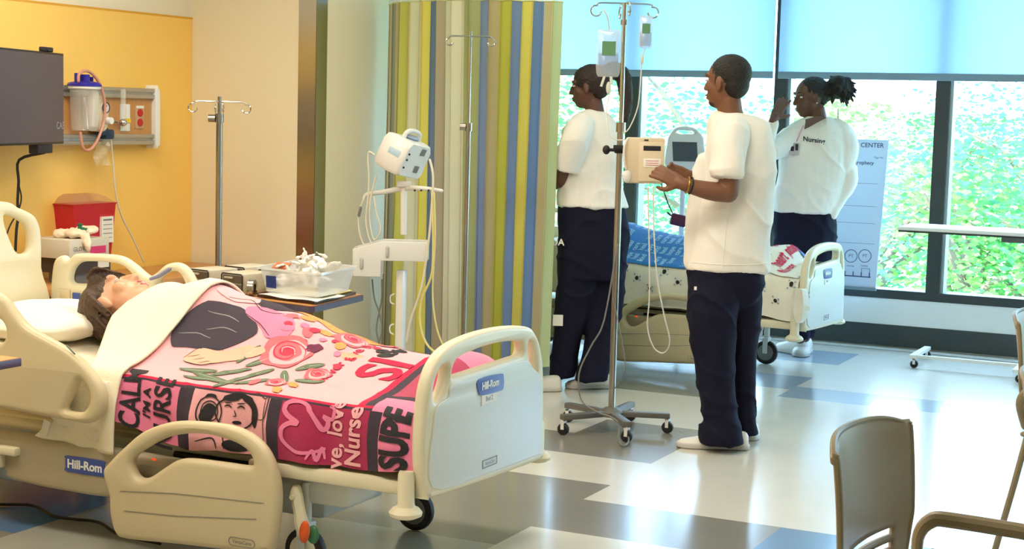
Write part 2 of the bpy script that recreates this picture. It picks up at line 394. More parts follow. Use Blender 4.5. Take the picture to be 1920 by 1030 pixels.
# ================================================================== hospital beds
def ip(x, t):
    if x <= t[0][0]: return t[0][1]
    for (a, b), (c, d) in zip(t, t[1:]):
        if x <= c:
            k = (x - a) / (c - a); k = k * k * (3 - 2 * k); return b + (d - b) * k
    return t[-1][1]
HT = [(-3.95, .0), (-3.8, .17), (-3.65, .24), (-3.47, .275), (-3.3, .235), (-3.1, .195), (-2.92, .14), (-2.79, .105), (-2.55, .09), (-2.42, .12), (-2.33, .06)]
def zbase(X): return .578 + max(0, -3.6 - X) * .15
def ztop(X, Y): return zbase(X) + ip(X, HT) * math.exp(-((Y - 4.64) / .27) ** 2)
def sp(v, k=.015): return v if v > .4 else k * math.log(1 + math.exp(v / k))
def S(X, v, off=0.0, ht=ztop):
    Y = 4.165 + sp(v) - sp(v - .87); z = ht(X, min(max(Y, 4.165), 5.03)) - sp(-v) - sp(v - .87)
    if v < 0: Y += -0.012 * min(1, -v / .1) * (1.2 + math.sin(X * 17 + v * 9) + .5 * math.sin(X * 41))
    z += 0.006 * noise.noise(V((X * 7, v * 5, 3))) + .004 * (1 - abs(noise.noise(V((X * 5 + v * 3, v * 4, 8))))) ** 8
    p = V((X, Y, z))
    if off:
        n = V((0, -1, 0)) if v < -.03 else (V((0, 1, 0)) if v > .9 else V((0, -.7, .7)) if v < .03 else V((0, 0, 1)))
        if v >= .03: 
            e = .01; dz = (ht(X, Y + e) - ht(X, Y - e)) / (2 * e); dx = (ht(X + e, Y) - ht(X - e, Y)) / (2 * e); n = V((-dx, -dz, 1)).normalized()
        p += n * off
    return p
FBX = -2.3
def in_yz(x0): return lambda a, b, t: V((x0 + t, a, b))
def in_xz(y0): return lambda a, b, t: V((a, y0 + t, b))
def pxs(pts, ax, v):
    i, j = (1, 2) if ax == 'x' else (0, 2)
    return [(p[i], p[j]) for p in (W(q[0], q[1], **{ax: v}) for q in pts)]
def make_bed(label):
    bed = empty('hospital_bed', label, 'hospital bed', (-3.45, 4.6, 0), group='hospital beds')
    # foot board
    rim = pxs([(798, 928), (808, 934), (900, 905), (1006, 866), (1019, 850), (1020, 760), (1019, 690), (1014, 650), (1004, 624), (990, 613), (950, 613), (905, 622), (865, 637), (838, 654), (820, 676), (806, 710), (797, 760), (792, 850)], 'x', FBX)
    h1 = pxs([(862, 672), (900, 654), (940, 643), (972, 640), (981, 644), (979, 664), (960, 672), (910, 688), (860, 704), (848, 706), (850, 690)], 'x', FBX)
    h2 = pxs([(834, 684), (841, 688), (838, 715), (830, 738), (819, 752), (813, 748), (815, 722), (823, 698)], 'x', FBX)
    h3 = pxs([(993, 640), (1001, 646), (1005, 672), (1006, 700), (1001, 702), (994, 680), (991, 655)], 'x', FBX)
    fb = obj('footboard', G().panel([rim, h1, h2, h3], in_yz(FBX - .02), .045, .016), M_bed, bed)
    inner = pxs([(808, 915), (905, 890), (1000, 855), (1010, 840), (1012, 720), (996, 690), (980, 676), (915, 694), (848, 718), (838, 745), (818, 762), (810, 800)], 'x', FBX)
    obj('footboard_panel', G().panel([inner], in_yz(FBX + .004), .008, .003), M_bedg, fb, label='pale grey panel')
    g = G(); br = pxs([(897, 712), (938, 701), (944, 706), (944, 726), (938, 733), (904, 742), (897, 736)], 'x', FBX + .01)
    g.panel([br], in_yz(FBX + .010), .003, .001, n=3)
    bd = obj('brand_badge', g, M_blue, fb, label='blue brand badge')
    c = W(920, 721, x=FBX + .012)
    ty = (V((0, 1, 0)), V((0, 0, 1)))
    def onfb(cc, x): return lambda a, b, t: V((x + t, cc.y + a, cc.z + b))
    obj('badge_lettering', G().text('Hill-Rom', .034, onfb(c, FBX + .0125), .0012, .0004, sx=1.0), M_white, bd, label='white badge lettering')
    c2 = W(917, 747, x=FBX + .01); g = G().box((FBX + .0095, c2.y, c2.z), (.003, .105, .036)); st = obj('bed_number_sticker', g, M_paper, fb, label='white bed number sticker')
    obj('sticker_lettering', G().text('Bed 2', .022, onfb(c2, FBX + .0115), .0004), M_grey, st)
    c3 = W(919, 867, x=FBX + .01); g = G(); w_, h_ = .052, .014
    ring = [(-w_, -h_), (w_, -h_), (w_, h_), (-w_, h_)]; rin = [(-w_ + .003, -h_ + .003), (w_ - .003, -h_ + .003), (w_ - .003, h_ - .003), (-w_ + .003, h_ - .003)]
    g.panel([ring, rin], onfb(c3, FBX + .0095), .001, 0, smooth=False); g.text('VersaCare', .016, onfb(c3, FBX + .0098), .0002); obj('model_plate', g, M_grey, fb)
    # head board
    HX = -4.6
    r = pxs([(71, 590), (73, 500), (72, 440), (66, 415), (55, 401), (30, 389), (0, 378)], 'x', HX); ym = 4.6
    ri = r + [(2 * ym - a, b) for a, b in reversed(r)]
    h = pxs([(49, 470), (52, 445), (46, 424), (30, 411), (6, 403), (2, 412), (10, 440), (24, 470), (36, 476)], 'x', HX); hm = [(2 * ym - a, b) for a, b in h]
    obj('headboard', G().panel([ri, h, hm], in_yz(HX), .045, .018), M_bed, bed)
    # rails: head end near, foot end near, head end far
    nearY = 4.08
    rim = pxs([(-95, 640), (-70, 570), (-20, 545), (10, 556), (30, 583), (55, 612), (90, 632), (130, 655), (163, 684), (188, 716), (199, 750), (190, 782), (165, 794), (130, 787), (90, 781), (0, 764), (-80, 755), (-100, 710)], 'y', nearY)
    hh = pxs([(152, 712), (163, 716), (174, 738), (172, 758), (160, 772), (140, 772), (127, 766), (138, 742)], 'y', nearY)
    h0 = pxs([(-60, 610), (-20, 590), (8, 600), (18, 620), (14, 638), (0, 645), (-50, 650)], 'y', nearY)
    hr = obj('head_side_rail', G().panel([rim, hh, h0], in_xz(nearY), .05, .02), M_rail, bed)
    g = G(); a = W(125, 648, y=nearY - .02); b = W(140, 664, y=nearY - .02); g.tube([a, b], .003, seg=6); obj('angle_mark', g, M_grey, hr)
    rim = pxs([(199, 885), (210, 866), (240, 836), (275, 808), (326, 791), (385, 791), (440, 799), (481, 820), (508, 852), (524, 897), (527, 940), (523, 985), (517, 1022), (505, 1034), (440, 1031), (341, 1020), (245, 1010), (222, 998), (212, 962), (210, 928)], 'y', nearY)
    hh = pxs([(252, 866), (262, 851), (303, 826), (338, 815), (385, 813), (438, 826), (468, 843), (479, 862), (472, 873), (416, 866), (365, 860), (338, 862), (312, 877), (290, 892), (275, 897), (263, 894), (255, 882)], 'y', nearY)
    fr = obj('foot_side_rail', G().panel([rim, hh], in_xz(nearY), .05, .02), M_rail, bed)
    g = G(); yy = nearY - .0262
    for pa in ([(225, 921), (330, 926), (495, 944)], [(232, 958), (330, 968), (480, 974)]): g.tube([W(*q, y=yy) for q in pa], .0011, seg=5)
    c = W(453, 1018, y=yy); w_, h_ = .05, .014; n = 20
    g.tube([V((c.x + (w_ - h_) * (1 if math.cos(t) > 0 else -1) + h_ * math.cos(t), yy, c.z + h_ * math.sin(t))) for t in [2 * PI * k / n for k in range(n + 1)]], .001, seg=5)
    g.text('VersaCare', .017, lambda a, b, t: V((c.x + a, yy - t, c.z + b)), .0002); obj('rail_mark', g, M_grey, fr, label='small grey printed rail mark')
    farY = 5.06
    rim = pxs([(100, 640), (99, 560), (102, 510), (108, 486), (122, 479), (132, 487), (146, 476), (185, 476), (228, 480), (255, 496), (281, 517), (297, 511), (315, 496), (338, 493), (356, 506), (370, 533), (378, 570), (380, 640)], 'y', farY)
    hh = pxs([(136, 520), (142, 502), (158, 491), (198, 491), (229, 496), (249, 511), (262, 530), (255, 536), (200, 534), (160, 532), (140, 530)], 'y', farY)
    h2 = pxs([(298, 535), (305, 520), (320, 510), (337, 510), (347, 522), (355, 545), (352, 560), (305, 558)], 'y', farY)
    frl = obj('head_side_rail', G().panel([rim, hh, h2], in_xz(farY), .045, .018), M_bed, bed)
    g = G(); c = W(143, 556, y=farY - .03); g.box(c, (.04, .006, .03), .003); obj('rail_button', g, M_blue, frl, label='blue control button'); g = G(); g.tube([W(283, 523, y=farY - .02), W(300, 517, y=farY - .022), W(318, 505, y=farY - .024)], .007, smooth=3); obj('control_strip', g, mat('muted_blue_strip', (130, 132, 170), 0.4), frl, label='muted blue control strip')
    g = G(); g.box(W(122, 560, y=farY - .026), (.055, .008, .075), .003); obj('control_panel', g, M_rail, frl)
    # deck, base and legs
    g = G(); g.bb((-2.95, 4.14, .325), (-2.34, 5.06, .372), .012); g.bb((-4.45, 4.24, .325), (-2.9, 5.0, .36), .012); g.bb((-4.52, 4.3, .28), (-2.6, 4.36, .37), .01); g.bb((-4.52, 4.84, .28), (-2.6, 4.9, .37), .01)
    obj('deck_frame', g, M_bed, bed)
    g = G(); pr = [(-4.35, .30), (-4.0, .225), (-3.93, .175), (-3.4, .175), (-2.95, .255), (-2.93, .30), (-2.95, .325), (-4.3, .345)]
    g.panel([pr], in_xz(4.16), .06, .015, n=3); bc = obj('base_cover', g, M_taupe, bed)
    c = W(158, 875, y=4.125); g = G(); w_, h_ = .086, .028; yy = 4.129
    g.panel([[(c.x - w_, c.z - h_ * .5), (c.x - w_, c.z + h_ * .6), (c.x - w_ * .9, c.z + h_), (c.x + w_ * .9, c.z + h_), (c.x + w_, c.z + h_ * .6), (c.x + w_, c.z - h_ * .6), (c.x + w_ * .9, c.z - h_), (c.x - w_ * .9, c.z - h_)]], in_xz(yy), .004, .001, n=2)
    bd = obj('brand_badge', g, M_blue, bc, label='blue brand badge'); obj('badge_lettering', G().text('Hill-Rom', .042, lambda a, b, t: V((c.x + a, yy - .003 - t, c.z + b)), .0012, .0004), M_white, bd, label='white badge lettering')
    g = G(); g.bb((-3.1, 4.40, .13), (-2.82, 4.8, .34), .02); g.bb((-4.4, 4.35, .10), (-4.1, 4.85, .34), .02); g.bb((-4.3, 4.5, .10), (-2.9, 4.7, .17), .01)
    g.bb((-3.0, 4.22, .23), (-2.62, 4.42, .31), .02)
    obj('base_frame', g, M_bedg, bed)
    g = G(); g.bb((-3.5, 4.25, .34), (-2.95, 4.95, .362), .004); g.cyl((-3.3, 4.22, .33), (-2.7, 4.22, .33), .012); obj('underside_shade_and_linkage', g, M_black, bed)  # black plate stands for the shade under the deck; the rod is linkage
    obj('status_light', G().ell((-3.31, 4.12, .33), V((.009, 0, 0)), V((0, .004, 0)), V((0, 0, .004))), mat('red_status_light', (230, 60, 30), 0.3, emit=((255, 70, 30), 1.0)), bed, label='red glowing status light')
    # corner bumpers at the foot end
    for y in (4.13, 5.07):
        g = G().lathe((-2.353, y, .262), [(.0, 0), (.034, .0), (.050, .008), (.052, .018), (.042, .030), (.030, .036), (.026, .045), (.026, .135), (.022, .145), (0, .145)]); obj('corner_bumper', g, M_bed, bed)
    for x, y in ((-2.78, 4.23), (-2.735, 4.87), (-4.25, 4.3), (-4.25, 4.9)):
        g = G().lathe((x, y - .018, .075), [(.052, 0), (.062, 0), (.072, .006), (.075, .018), (.072, .03), (.062, .036), (.052, .036)], (0, 1, 0), 36)
        wh = obj('caster_wheel', g, M_black, bed); g = G().lathe((x, y - .022, .075), [(0, 0), (.02, 0), (.05, .004), (.056, .008), (.056, .036), (.05, .04), (0, .044)], (0, 1, 0), 30); obj('wheel_cap', g, M_bed if x < -2.76 else M_grey, wh, label='pale wheel cap')
        g = G(); g.bb((x - .02, y - .035, .14), (x + .02, y + .035, .17), .008); g.cyl((x, y, .15), (x, y, .3), .018); g.bb((x - .015, y - .035, .07), (x + .015, y - .026, .15), .003); obj('caster_fork', g, M_bedg, wh)
    g = G(); a = W(556, 930, y=4.17); b = W(566, 985, y=4.15)
    g.tube([a + V((0, 0, .02)), a, (a + b) / 2, b, b - V((-.01, 0, .03))], [.018, .022, .02, .024, .02], smooth=3); g.cyl(a - V((0, .02, 0)), a - V((0, .03, 0)), .008)
    ar = obj('pedal_arm', g, M_bed, bed); pc = W(571, 998, y=4.12)
    obj('brake_pedal', G().ell(pc, V((.018, 0, -.006)), V((.0, .012, 0)), V((.006, 0, .036))), mat('orange_pedal', (226, 92, 34), 0.4), ar, label='orange brake pedal')
    obj('steer_pedal', G().ell(pc + V((.012, .03, -.014)), V((.022, 0, 0)), V((.0, .012, 0)), V((0, 0, .03))), mat('green_pedal', (60, 120, 80), 0.4), ar, label='green steering pedal')
    # mattress with the head section raised
    rings = []
    for k in range(33):
        x = -4.54 + (2.17) * k / 32; zt = .562 + max(0, -3.6 - x) * .15; zb = zt - .155; e = 0.02 if k in (0, 32) else 0
        rings.append([V((x, yy_, zz)) for yy_, zz in ((4.19 + e, zb + .02), (4.175 + e, zb + .05), (4.175 + e, zt - .03), (4.20 + e, zt - .005 - e), (4.25, zt - e), (4.6, zt + .004 - e), (4.97, zt - e), (5.0 - e, zt - .005 - e), (5.025 - e, zt - .03), (5.025 - e, zb + .05), (5.01 - e, zb + .02), (4.6, zb))])
    obj('mattress', G().loft(rings), mat('white_sheet_mattress', (240, 234, 214), 0.8, bump=0.3, scale=14), bed, smooth=60)
    g = G()
    for x in (-4.0, -3.0): obj('rail_bracket', G().bb((x - .1, 4.10, .27), (x + .1, 4.2, .30), .008).bb((x - .03, 4.1, .22), (x + .03, 4.14, .30), .008), M_bed, bed)
    return bed
bed1 = make_bed('cream hospital bed in the foreground carrying the pink print blanket')
BO = V((-.09, 4.55, 0))
bed2 = dup(bed1, bed1.location + BO, label='hospital bed by the window carrying blue and paw-print bedding')

# ================================================================== bedding of the front bed
def cloth_grid(g, x0, x1, v0, v1, fn, nx=60, nv=70, x0f=None, x1f=None):
    rows = []
    for i in range(nx + 1):
        u = i / nx; r = []
        for j in range(nv + 1):
            v = v0 + (v1 - v0) * j / nv; a = x0f(v) if x0f else x0; b = x1f(v) if x1f else x1
            r.append(fn(a + (b - a) * u, v))
        rows.append(r)
    g.loft(rows, closed=False, cap=False)
def back(g, rows_fn, *a, **k): pass
M_pink = mat('light_pink_fleece', (246, 178, 186), 0.85, sheen=0.3, bump=0.2, scale=220)
M_hot = mat('pink_fleece', (240, 128, 168), 0.85, sheen=0.3, bump=0.2, scale=220)
M_mag = mat('magenta_fleece', (176, 32, 84), 0.85, sheen=0.3, bump=0.2, scale=220, var=0.12)
M_band = mat('charcoal_fleece', (62, 52, 66), 0.85, bump=0.2, scale=220)
M_red = mat('crimson_print', (206, 24, 72), 0.85); M_skin0 = mat('print_peach', (250, 184, 158), 0.85); M_leafp = mat('print_leaf_green', (104, 122, 96), 0.85, var=0.2, scale=50)
M_rose = mat('print_rose', (238, 110, 120), 0.85, var=0.15, scale=40); M_rose2 = mat('print_rose_dark', (214, 56, 84), 0.85); M_gold = mat('print_golden_hair', (232, 158, 92), 0.85, var=0.3, scale=30, stretch=(3, 1, 1)); M_plum = mat('print_plum', (108, 34, 72), 0.85)
def hemk(x): return ip(x, [(-3.5, .74), (-3.25, 1.04), (-2.87, .97), (-2.5, .97), (-2.32, .84)])
def Sb(x, v, off=0.0): return S(x, v if v > -.012 else -.012 + (v + .012) * hemk(x), off)
blk = G()
def zone(m, x0, x1, v0, v1):
    blk.use(m); nx = max(2, int((x1 - x0) / .02)); nv = max(2, int((v1 - v0) / .015))
    cloth_grid(blk, x0, x1, v0, v1, lambda x, v: Sb(x, v, .006), nx, nv)
VH = -.205; XA, XB = -3.50, -2.325
for v0, v1 in ((VH, -.012),):
    zone(M_hot, XA, -3.235, v0, v1); zone(M_band, -3.235, -3.175, v0, v1); zone(M_pink, -3.175, -2.875, v0, v1)
    zone(M_band, -2.875, -2.83, v0, v1); zone(M_mag, -2.83, -2.505, v0, v1); zone(M_band, -2.505, -2.46, v0, v1); zone(M_hot, -2.46, XB, v0, v1)
zone(M_band, XA, -2.50, -.012, -.002); zone(M_red, XA, -2.50, -.002, .012)
zone(M_pink, XA, -2.56, .012, .86); zone(M_red, -2.56, -2.535, .012, .86); zone(M_band, -2.535, -2.50, .012, .86)
zone(M_mag, -2.50, XB, .12, .40); zone(M_band, -2.50, XB, .09, .12); zone(M_hot, -2.50, XB, -.012, .09); zone(M_hot, -2.50, XB, .40, .62); zone(M_band, -2.50, XB, .62, .66); zone(M_pink, -2.50, XB, .66, .86); zone(M_mag, XA, XB, .86, 1.06)
# printed words and drawings, laid on the cloth: words read away from the viewer, their tops towards the pillow
def lay(x, v, off=.009, sc=1.0, rot=0.0):
    c, s_ = math.cos(rot), math.sin(rot)
    def f(a, b, t): a, b = (a * c - b * s_) * sc, (a * s_ + b * c) * sc; return Sb(x - b, v + a, off)
    return f
def words(m, body, size, x, v, bold=0.0, sx=1.0, rot=0.0, off=.009, shear=0): blk.use(m).text(body, size, lay(x, v, off, 1, rot), bold, 0, maxlen=.02, sx=sx, shear=shear)
def stroke(m, pts, w, x=0, v=0, off=.0095, closed=False, n=6):
    """ribbon drawn on the cloth, pts in (x,v)"""
    P = catmull([(a + x, b + v, 0) for a, b in pts], n, closed); L = []; R = []; N = len(P)
    for i, p in enumerate(P):
        d = (P[(i + 1) % N] - P[i - 1]) if closed else (P[min(i + 1, N - 1)] - P[max(i - 1, 0)])
        d = d.normalized() if d.length > 0 else V((1, 0, 0)); q = V((-d.y, d.x, 0)); ww = w / 2 if closed else w / 2 * (0.5 + 0.5 * min(1, 4 * min(i, N - 1 - i) / N))
        L.append(Sb(p.x + q.x * ww, p.y + q.y * ww, off)); R.append(Sb(p.x - q.x * ww, p.y - q.y * ww, off))
    if closed: L.append(L[0]); R.append(R[0])
    blk.use(m).loft([L, R], closed=False, cap=False)
def blob(m, pts, x=0, v=0, off=.0085, n=5, smooth=True):
    P = catmull([(a + x, b + v, 0) for a, b in pts], n, True) if smooth else [V((a + x, b + v, 0)) for a, b in pts]
    b = bmesh.new(); b.faces.new([b.verts.new(p) for p in P]); subdiv(b, .02); blk.use(m).absorb(b, lambda p: Sb(p.x, p.y, off))
def ov(x, v, a, b, rot=0, n=12, k=0.0):
    return [(x + a * math.cos(t) * math.cos(rot) * (1 + k * math.cos(5 * t)) - b * math.sin(t) * math.sin(rot), v + a * math.cos(t) * math.sin(rot) + b * math.sin(t) * math.cos(rot) * (1 + k * math.cos(5 * t))) for t in [2 * PI * i / n for i in range(n)]]
words(M_ink, 'CALM', .098, -3.43, -.085, .0025); words(M_ink, "I'M A", .05, -3.365, -.09, .0012); words(M_ink, 'NURSE', .098, -3.295, -.105, .0025, sx=.82)
words(M_pink, 'ive, love', .082, -2.625, -.105, .0018, sx=.92); words(M_pink, 'Nurse', .082, -2.555, -.10, .0022, sx=.95)
words(M_ink, 'SUPE', .13, -2.40, -.10, .006, sx=.75, shear=.2); 
words(M_red, 'SI', .22, -2.63, .30, .006, sx=1.0); words(M_red, 'never give up', .062, -2.80, .33, .001); words(M_ink, '&', .12, -2.70, .44, .003)
blob(M_ink, ov(-2.69, .40, .03, .018, .4)); blob(M_ink, ov(-2.67, .47, .028, .016, -.5)); blob(M_ink, ov(-2.66, .53, .012, .01))
# open heart with pulse line
stroke(M_hot, [(-2.66, -.15), (-2.70, -.165), (-2.76, -.17), (-2.81, -.14), (-2.815, -.10), (-2.79, -.08), (-2.76, -.078), (-2.80, -.055), (-2.815, -.03), (-2.79, -.012), (-2.74, -.018), (-2.70, -.06), (-2.675, -.09), (-2.66, -.085), (-2.655, -.06), (-2.67, -.045), (-2.64, -.05), (-2.635, -.02), (-2.65, -.01), (-2.625, .0)], .017)
stroke(M_hot, [(-2.72, -.19), (-2.70, -.16), (-2.685, -.19), (-2.67, -.15), (-2.66, -.185)], .012)
# woman's face in black line on the pale panel
fx, fv = -3.03, -.075
stroke(M_ink, ov(fx + .02, fv, .075, .052), .006, closed=True, n=3)
blob(M_ink, [(fx - .03, fv + .045), (fx + .02, fv + .065), (fx + .085, fv + .05), (fx + .115, fv + .01), (fx + .10, fv - .04), (fx + .085, fv - .02), (fx + .085, fv + .02), (fx + .05, fv + .045), (fx, fv + .04)])
blob(M_ink, [(fx - .11, fv - .02), (fx - .085, fv + .02), (fx - .055, fv + .01), (fx - .065, fv - .03), (fx - .09, fv - .05)])
for a, b in ((-.005, .02), (.045, .02)): stroke(M_ink, [(fx + a - .015, fv + b), (fx + a, fv + b + .006), (fx + a + .015, fv + b)], .005); stroke(M_ink, [(fx + a - .016, fv + b + .014), (fx + a + .014, fv + b + .016)], .004)
stroke(M_ink, [(fx + .02, fv + .012), (fx + .026, fv - .006), (fx + .016, fv - .008)], .004)
blob(M_ink, ov(fx + .03, fv - .028, .016, .006)); stroke(M_ink, ov(fx - .075, fv - .005, .045, .052), .005, closed=True, n=3); stroke(M_ink, ov(fx - .075, fv - .005, .03, .035), .004, closed=True, n=3)
stroke(M_ink, [(fx + .09, fv + .06), (fx + .10, fv + .075), (fx + .135, fv + .055), (fx + .15, fv + .065), (fx + .145, fv + .0), (fx + .11, fv - .01)], .004); stroke(M_ink, [(fx + .14, fv + .05), (fx + .145, fv - .09)], .004)
blob(M_ink, ov(fx + .03, fv - .105, .05, .02)); stroke(M_ink, [(fx - .10, fv - .07), (fx - .03, fv - .06), (fx - .01, fv - .12)], .005); stroke(M_ink, [(fx - .12, fv - .10), (fx - .06, fv - .09), (fx - .04, fv - .125)], .005); stroke(M_ink, ov(fx + .11, fv - .095, .014, .012), .003, closed=True, n=3)
# figure holding flowers on the top panel
def late():
    for a, b, c, d in ((-3.43, .24, -3.30, .25), (-3.38, .34, -3.24, .33), (-3.34, .28, -3.22, .29), (-3.28, .55, -3.18, .56)): stroke(M_grey, [(a, b), ((a + c) / 2, (b + d) / 2 + .012), (c, d)], .004, off=.0096, n=4)
    for a, b in ((-3.3, .175), (-3.27, .165), (-3.24, .155)): stroke(M_ink, [(a - .03, b - .015), (a + .01, b)], .002, off=.0097, n=3)
    for k in range(9): a = -3.02 + .03 * k; stroke(M_gold, [(a, .55 + .02 * math.sin(k)), (a + .06, .60), (a + .12, .58 + .03 * math.cos(k))], .012, off=.0093, n=4)
    for k in range(6): stroke(M_gold, [(-3.42 + .04 * k, .60), (-3.36 + .04 * k, .64), (-3.28 + .04 * k, .63)], .012, off=.0093, n=4)
    stroke(M_ink, [(-3.36, .43), (-3.28, .45), (-3.20, .41), (-3.12, .44)], .003, off=.0098); stroke(M_ink, [(-3.24, .37), (-3.16, .345), (-3.10, .31)], .003, off=.0098)
    blob(M_skin0, [(-3.17, .175), (-3.10, .21), (-3.07, .245), (-3.10, .26), (-3.15, .225)], off=.0096)
    for a, b in ((-3.06, .36), (-2.99, .42), (-2.92, .53), (-2.82, .60), (-2.76, .46), (-2.8, .27)): blob(M_rose2 if int(b * 50) % 2 else M_hot, ov(a, b, .022, .013, a * 7, k=.25), off=.0099)
blob(M_gold, [(-3.44, .62), (-3.32, .70), (-3.16, .68), (-3.05, .62), (-2.98, .52), (-3.1, .48), (-3.2, .55), (-3.33, .58)])
blob(M_gold, [(-3.02, .64), (-2.9, .72), (-2.78, .62), (-2.82, .5), (-2.95, .48), (-3.04, .52)])
blob(M_band, [(-3.46, .26), (-3.42, .36), (-3.33, .40), (-3.22, .37), (-3.15, .31), (-3.20, .24), (-3.26, .205), (-3.36, .20), (-3.42, .19)], off=.0088)
blob(M_band, [(-3.31, .50), (-3.27, .60), (-3.16, .62), (-3.10, .54), (-3.15, .46), (-3.22, .43)], off=.0088)
blob(M_pink, [(-3.42, .44), (-3.36, .52), (-3.28, .50), (-3.24, .44), (-3.32, .42)], off=.009)
blob(M_hot, [(-3.25, .41), (-3.15, .44), (-3.06, .40), (-3.04, .33), (-3.10, .30), (-3.16, .34), (-3.24, .37)], off=.0089)
for a in range(6):
    x = -3.09 + a * .045; v = .40 + .04 * math.sin(a * 2.2); blob(M_gold if a % 2 else M_rose, ov(x, v + .03, .028, .018, a, k=.2), off=.009); blob(M_hot if a % 2 else M_rose2, ov(x + .02, v - .02, .016, .012, a), off=.0092)
blob(M_skin0, [(-3.34, .165), (-3.30, .205), (-3.22, .21), (-3.14, .255), (-3.09, .25), (-3.10, .21), (-3.18, .17), (-3.25, .135), (-3.32, .135)], off=.009)
stroke(M_ink, [(-3.34, .15), (-3.31, .205), (-3.22, .215)], .003); stroke(M_ink, [(-3.33, .135), (-3.25, .132), (-3.17, .165)], .003)
rnd = random.Random(3)
for a, b, r_, l in ((-3.24, .10, .2, .07), (-3.17, .07, -.2, .08), (-3.12, .12, .5, .07), (-3.07, .06, .9, .07), (-3.02, .13, 1.0, .06), (-3.20, .05, .1, .06), (-3.12, .05, -.1, .07), (-3.0, .07, .6, .06), (-2.88, .23, .8, .05), (-2.83, .15, .3, .05), (-2.92, .14, 2.2, .05), (-3.12, .22, 1.2, .05), (-3.06, .2, .9, .05)):
    blob(M_leafp, ov(a, b, l, .014, r_), off=.0091); stroke(M_paper, [(a - l * .7 * math.cos(r_), b - l * .7 * math.sin(r_)), (a + l * .7 * math.cos(r_), b + l * .7 * math.sin(r_))], .0015, off=.0096, n=2)
def rose(x, v, r):
    blob(M_rose, ov(x, v, r, r * .9, .3, 20, .08), off=.0094); blob(M_pink, ov(x + r * .1, v, r * .78, r * .68, .6, 20, .06), off=.0098); blob(M_rose, ov(x, v + r * .05, r * .55, r * .5, .2, 16, .05), off=.0102); blob(M_rose2, ov(x - r * .05, v + r * .1, r * .32, r * .28, .4, 12), off=.0106)
    stroke(M_rose2, [(x + r * .8 * math.cos(t * .5) * (1 - t * .05), v + r * .7 * math.sin(t * .5) * (1 - t * .05)) for t in range(16)], r * .06, off=.0108, n=3); stroke(M_pink, [(x + r * .28 * math.cos(t) , v + r * .1 + r * .2 * math.sin(t)) for t in (0, 1, 2, 3, 4)], r * .05, off=.0112)
rose(-3.0, .27, .088); rose(-2.86, .46, .06); rose(-2.83, .20, .045); rose(-2.92, .09, .035); rose(-2.75, .56, .05)
blob(M_plum, ov(-2.93, .33, .03, .028, .3, 14, .12), off=.0098); blob(M_plum, ov(-2.95, .63, .02, .016), off=.0098)
for a, b in ((-2.70, .66), (-2.9, .58), (-2.66, .60), (-2.78, .68), (-2.99, .07), (-2.88, .04), (-2.86, .10)): blob(M_rose if int(a * 100) % 2 else M_gold, ov(a, b, .025, .015, a * 9, k=.2), off=.0097)
late()
thing('fleece_blanket', blk, None, 'pink printed fleece blanket with nurse lettering draped over the front bed', 'blanket', smooth=60)

# white top sheet / folded blanket over chest
M_wblan = mat('white_cotton_blanket', (246, 238, 212), 0.85, bump=0.35, scale=160, sheen=0.2)
def ht_w(X, Y): return ztop(X, Y) + .004
def xr(v): return (-3.475 if v < 0 else -3.475 + .12 * v ** 1.0 * (1 - .55 * v)) 
g = G()
def xl(v): return -3.765 + (.0 if v > .3 else .20 * (1 - max(v, -.3) / .3) ** 1.0 * .75) if v > -.05 else -3.80 + .175 + (-.05 - v) * -.9
cloth_grid(g, 0, 0, -.265, 1.05, lambda x, v: S(x, v, .016), 30, 110, xl, xr)
wb = thing('cotton_blanket', g, M_wblan, 'plain off-white blanket folded over the chest of the lying manikin', 'blanket', smooth=70)
md = wb.modifiers.new('s', 'SOLIDIFY'); md.thickness = .008; md.offset = 1
g = G(); a = V((-3.775, 4.118, .385)); g.box(a, (.03, .002, .055), 0, Matrix.Rotation(.3, 3, 'Y')); obj('care_label', g, M_paper, None)
bpy.data.objects['care_label'].parent = wb; bpy.data.objects['care_label'].matrix_parent_inverse = Matrix.Translation(wb.location).inverted()
# loose corner of the quilted pad under it
g = G(); rows = []
for i in range(13):
    x = -3.80 + i * .025; lo = .43 - .085 * (i / 12) + .01 * math.sin(i * 1.3); rows.append([V((x, 4.128 - .008 * math.sin(i * .9 + j) * (j / 6), .57 - (.57 - lo) * j / 6)) for j in range(7)])
g.loft(rows, closed=False, cap=False); pad = thing('quilted_pad', g, mat('white_quilted_pad', (240, 232, 210), 0.9, bump=0.9, scale=45), 'white quilted pad corner hanging below the off-white blanket', 'bed pad', smooth=70)
md = pad.modifiers.new('s', 'SOLIDIFY'); md.thickness = .005; md.offset = -1

# pillow
def pillow(c, ax, ay, az, ez=.55):
    g = G(); rings = []; n = 22
    for i in range(n + 1):
        u = -1 + 2 * i / n; r = []
        for k in range(32):
            t = 2 * PI * k / 32; cy, cz = math.cos(t), math.sin(t); w = (1 - abs(u) ** 5) ** .35 if abs(u) < 1 else .02
            r.append(V(c) + V(ax) * u + V(ay) * (abs(cy) ** .6 * (1 if cy > 0 else -1)) * (w * .9 + .1) * (1 - .06 * (1 - u * u)) + V(az) * (abs(cz) ** 1.1 * (1 if cz > 0 else -1)) * w * (1 - .5 * u * u) * (1 + .08 * noise.noise(V((u * 2, cy * 2, 1)))))
        rings.append(r)
    g.loft(rings); return g
g = pillow((-4.13, 4.56, .685), (0, .34, 0), (.27, 0, .0), (0.01, 0, .068))
for v in g.bm.verts:
    d = math.hypot(v.co.x + 3.97, v.co.y - 4.62)
    if v.co.z > .685: v.co.z -= .035 * math.exp(-(d / .13) ** 2)
    v.co.z += .008 * noise.noise(v.co * 9)
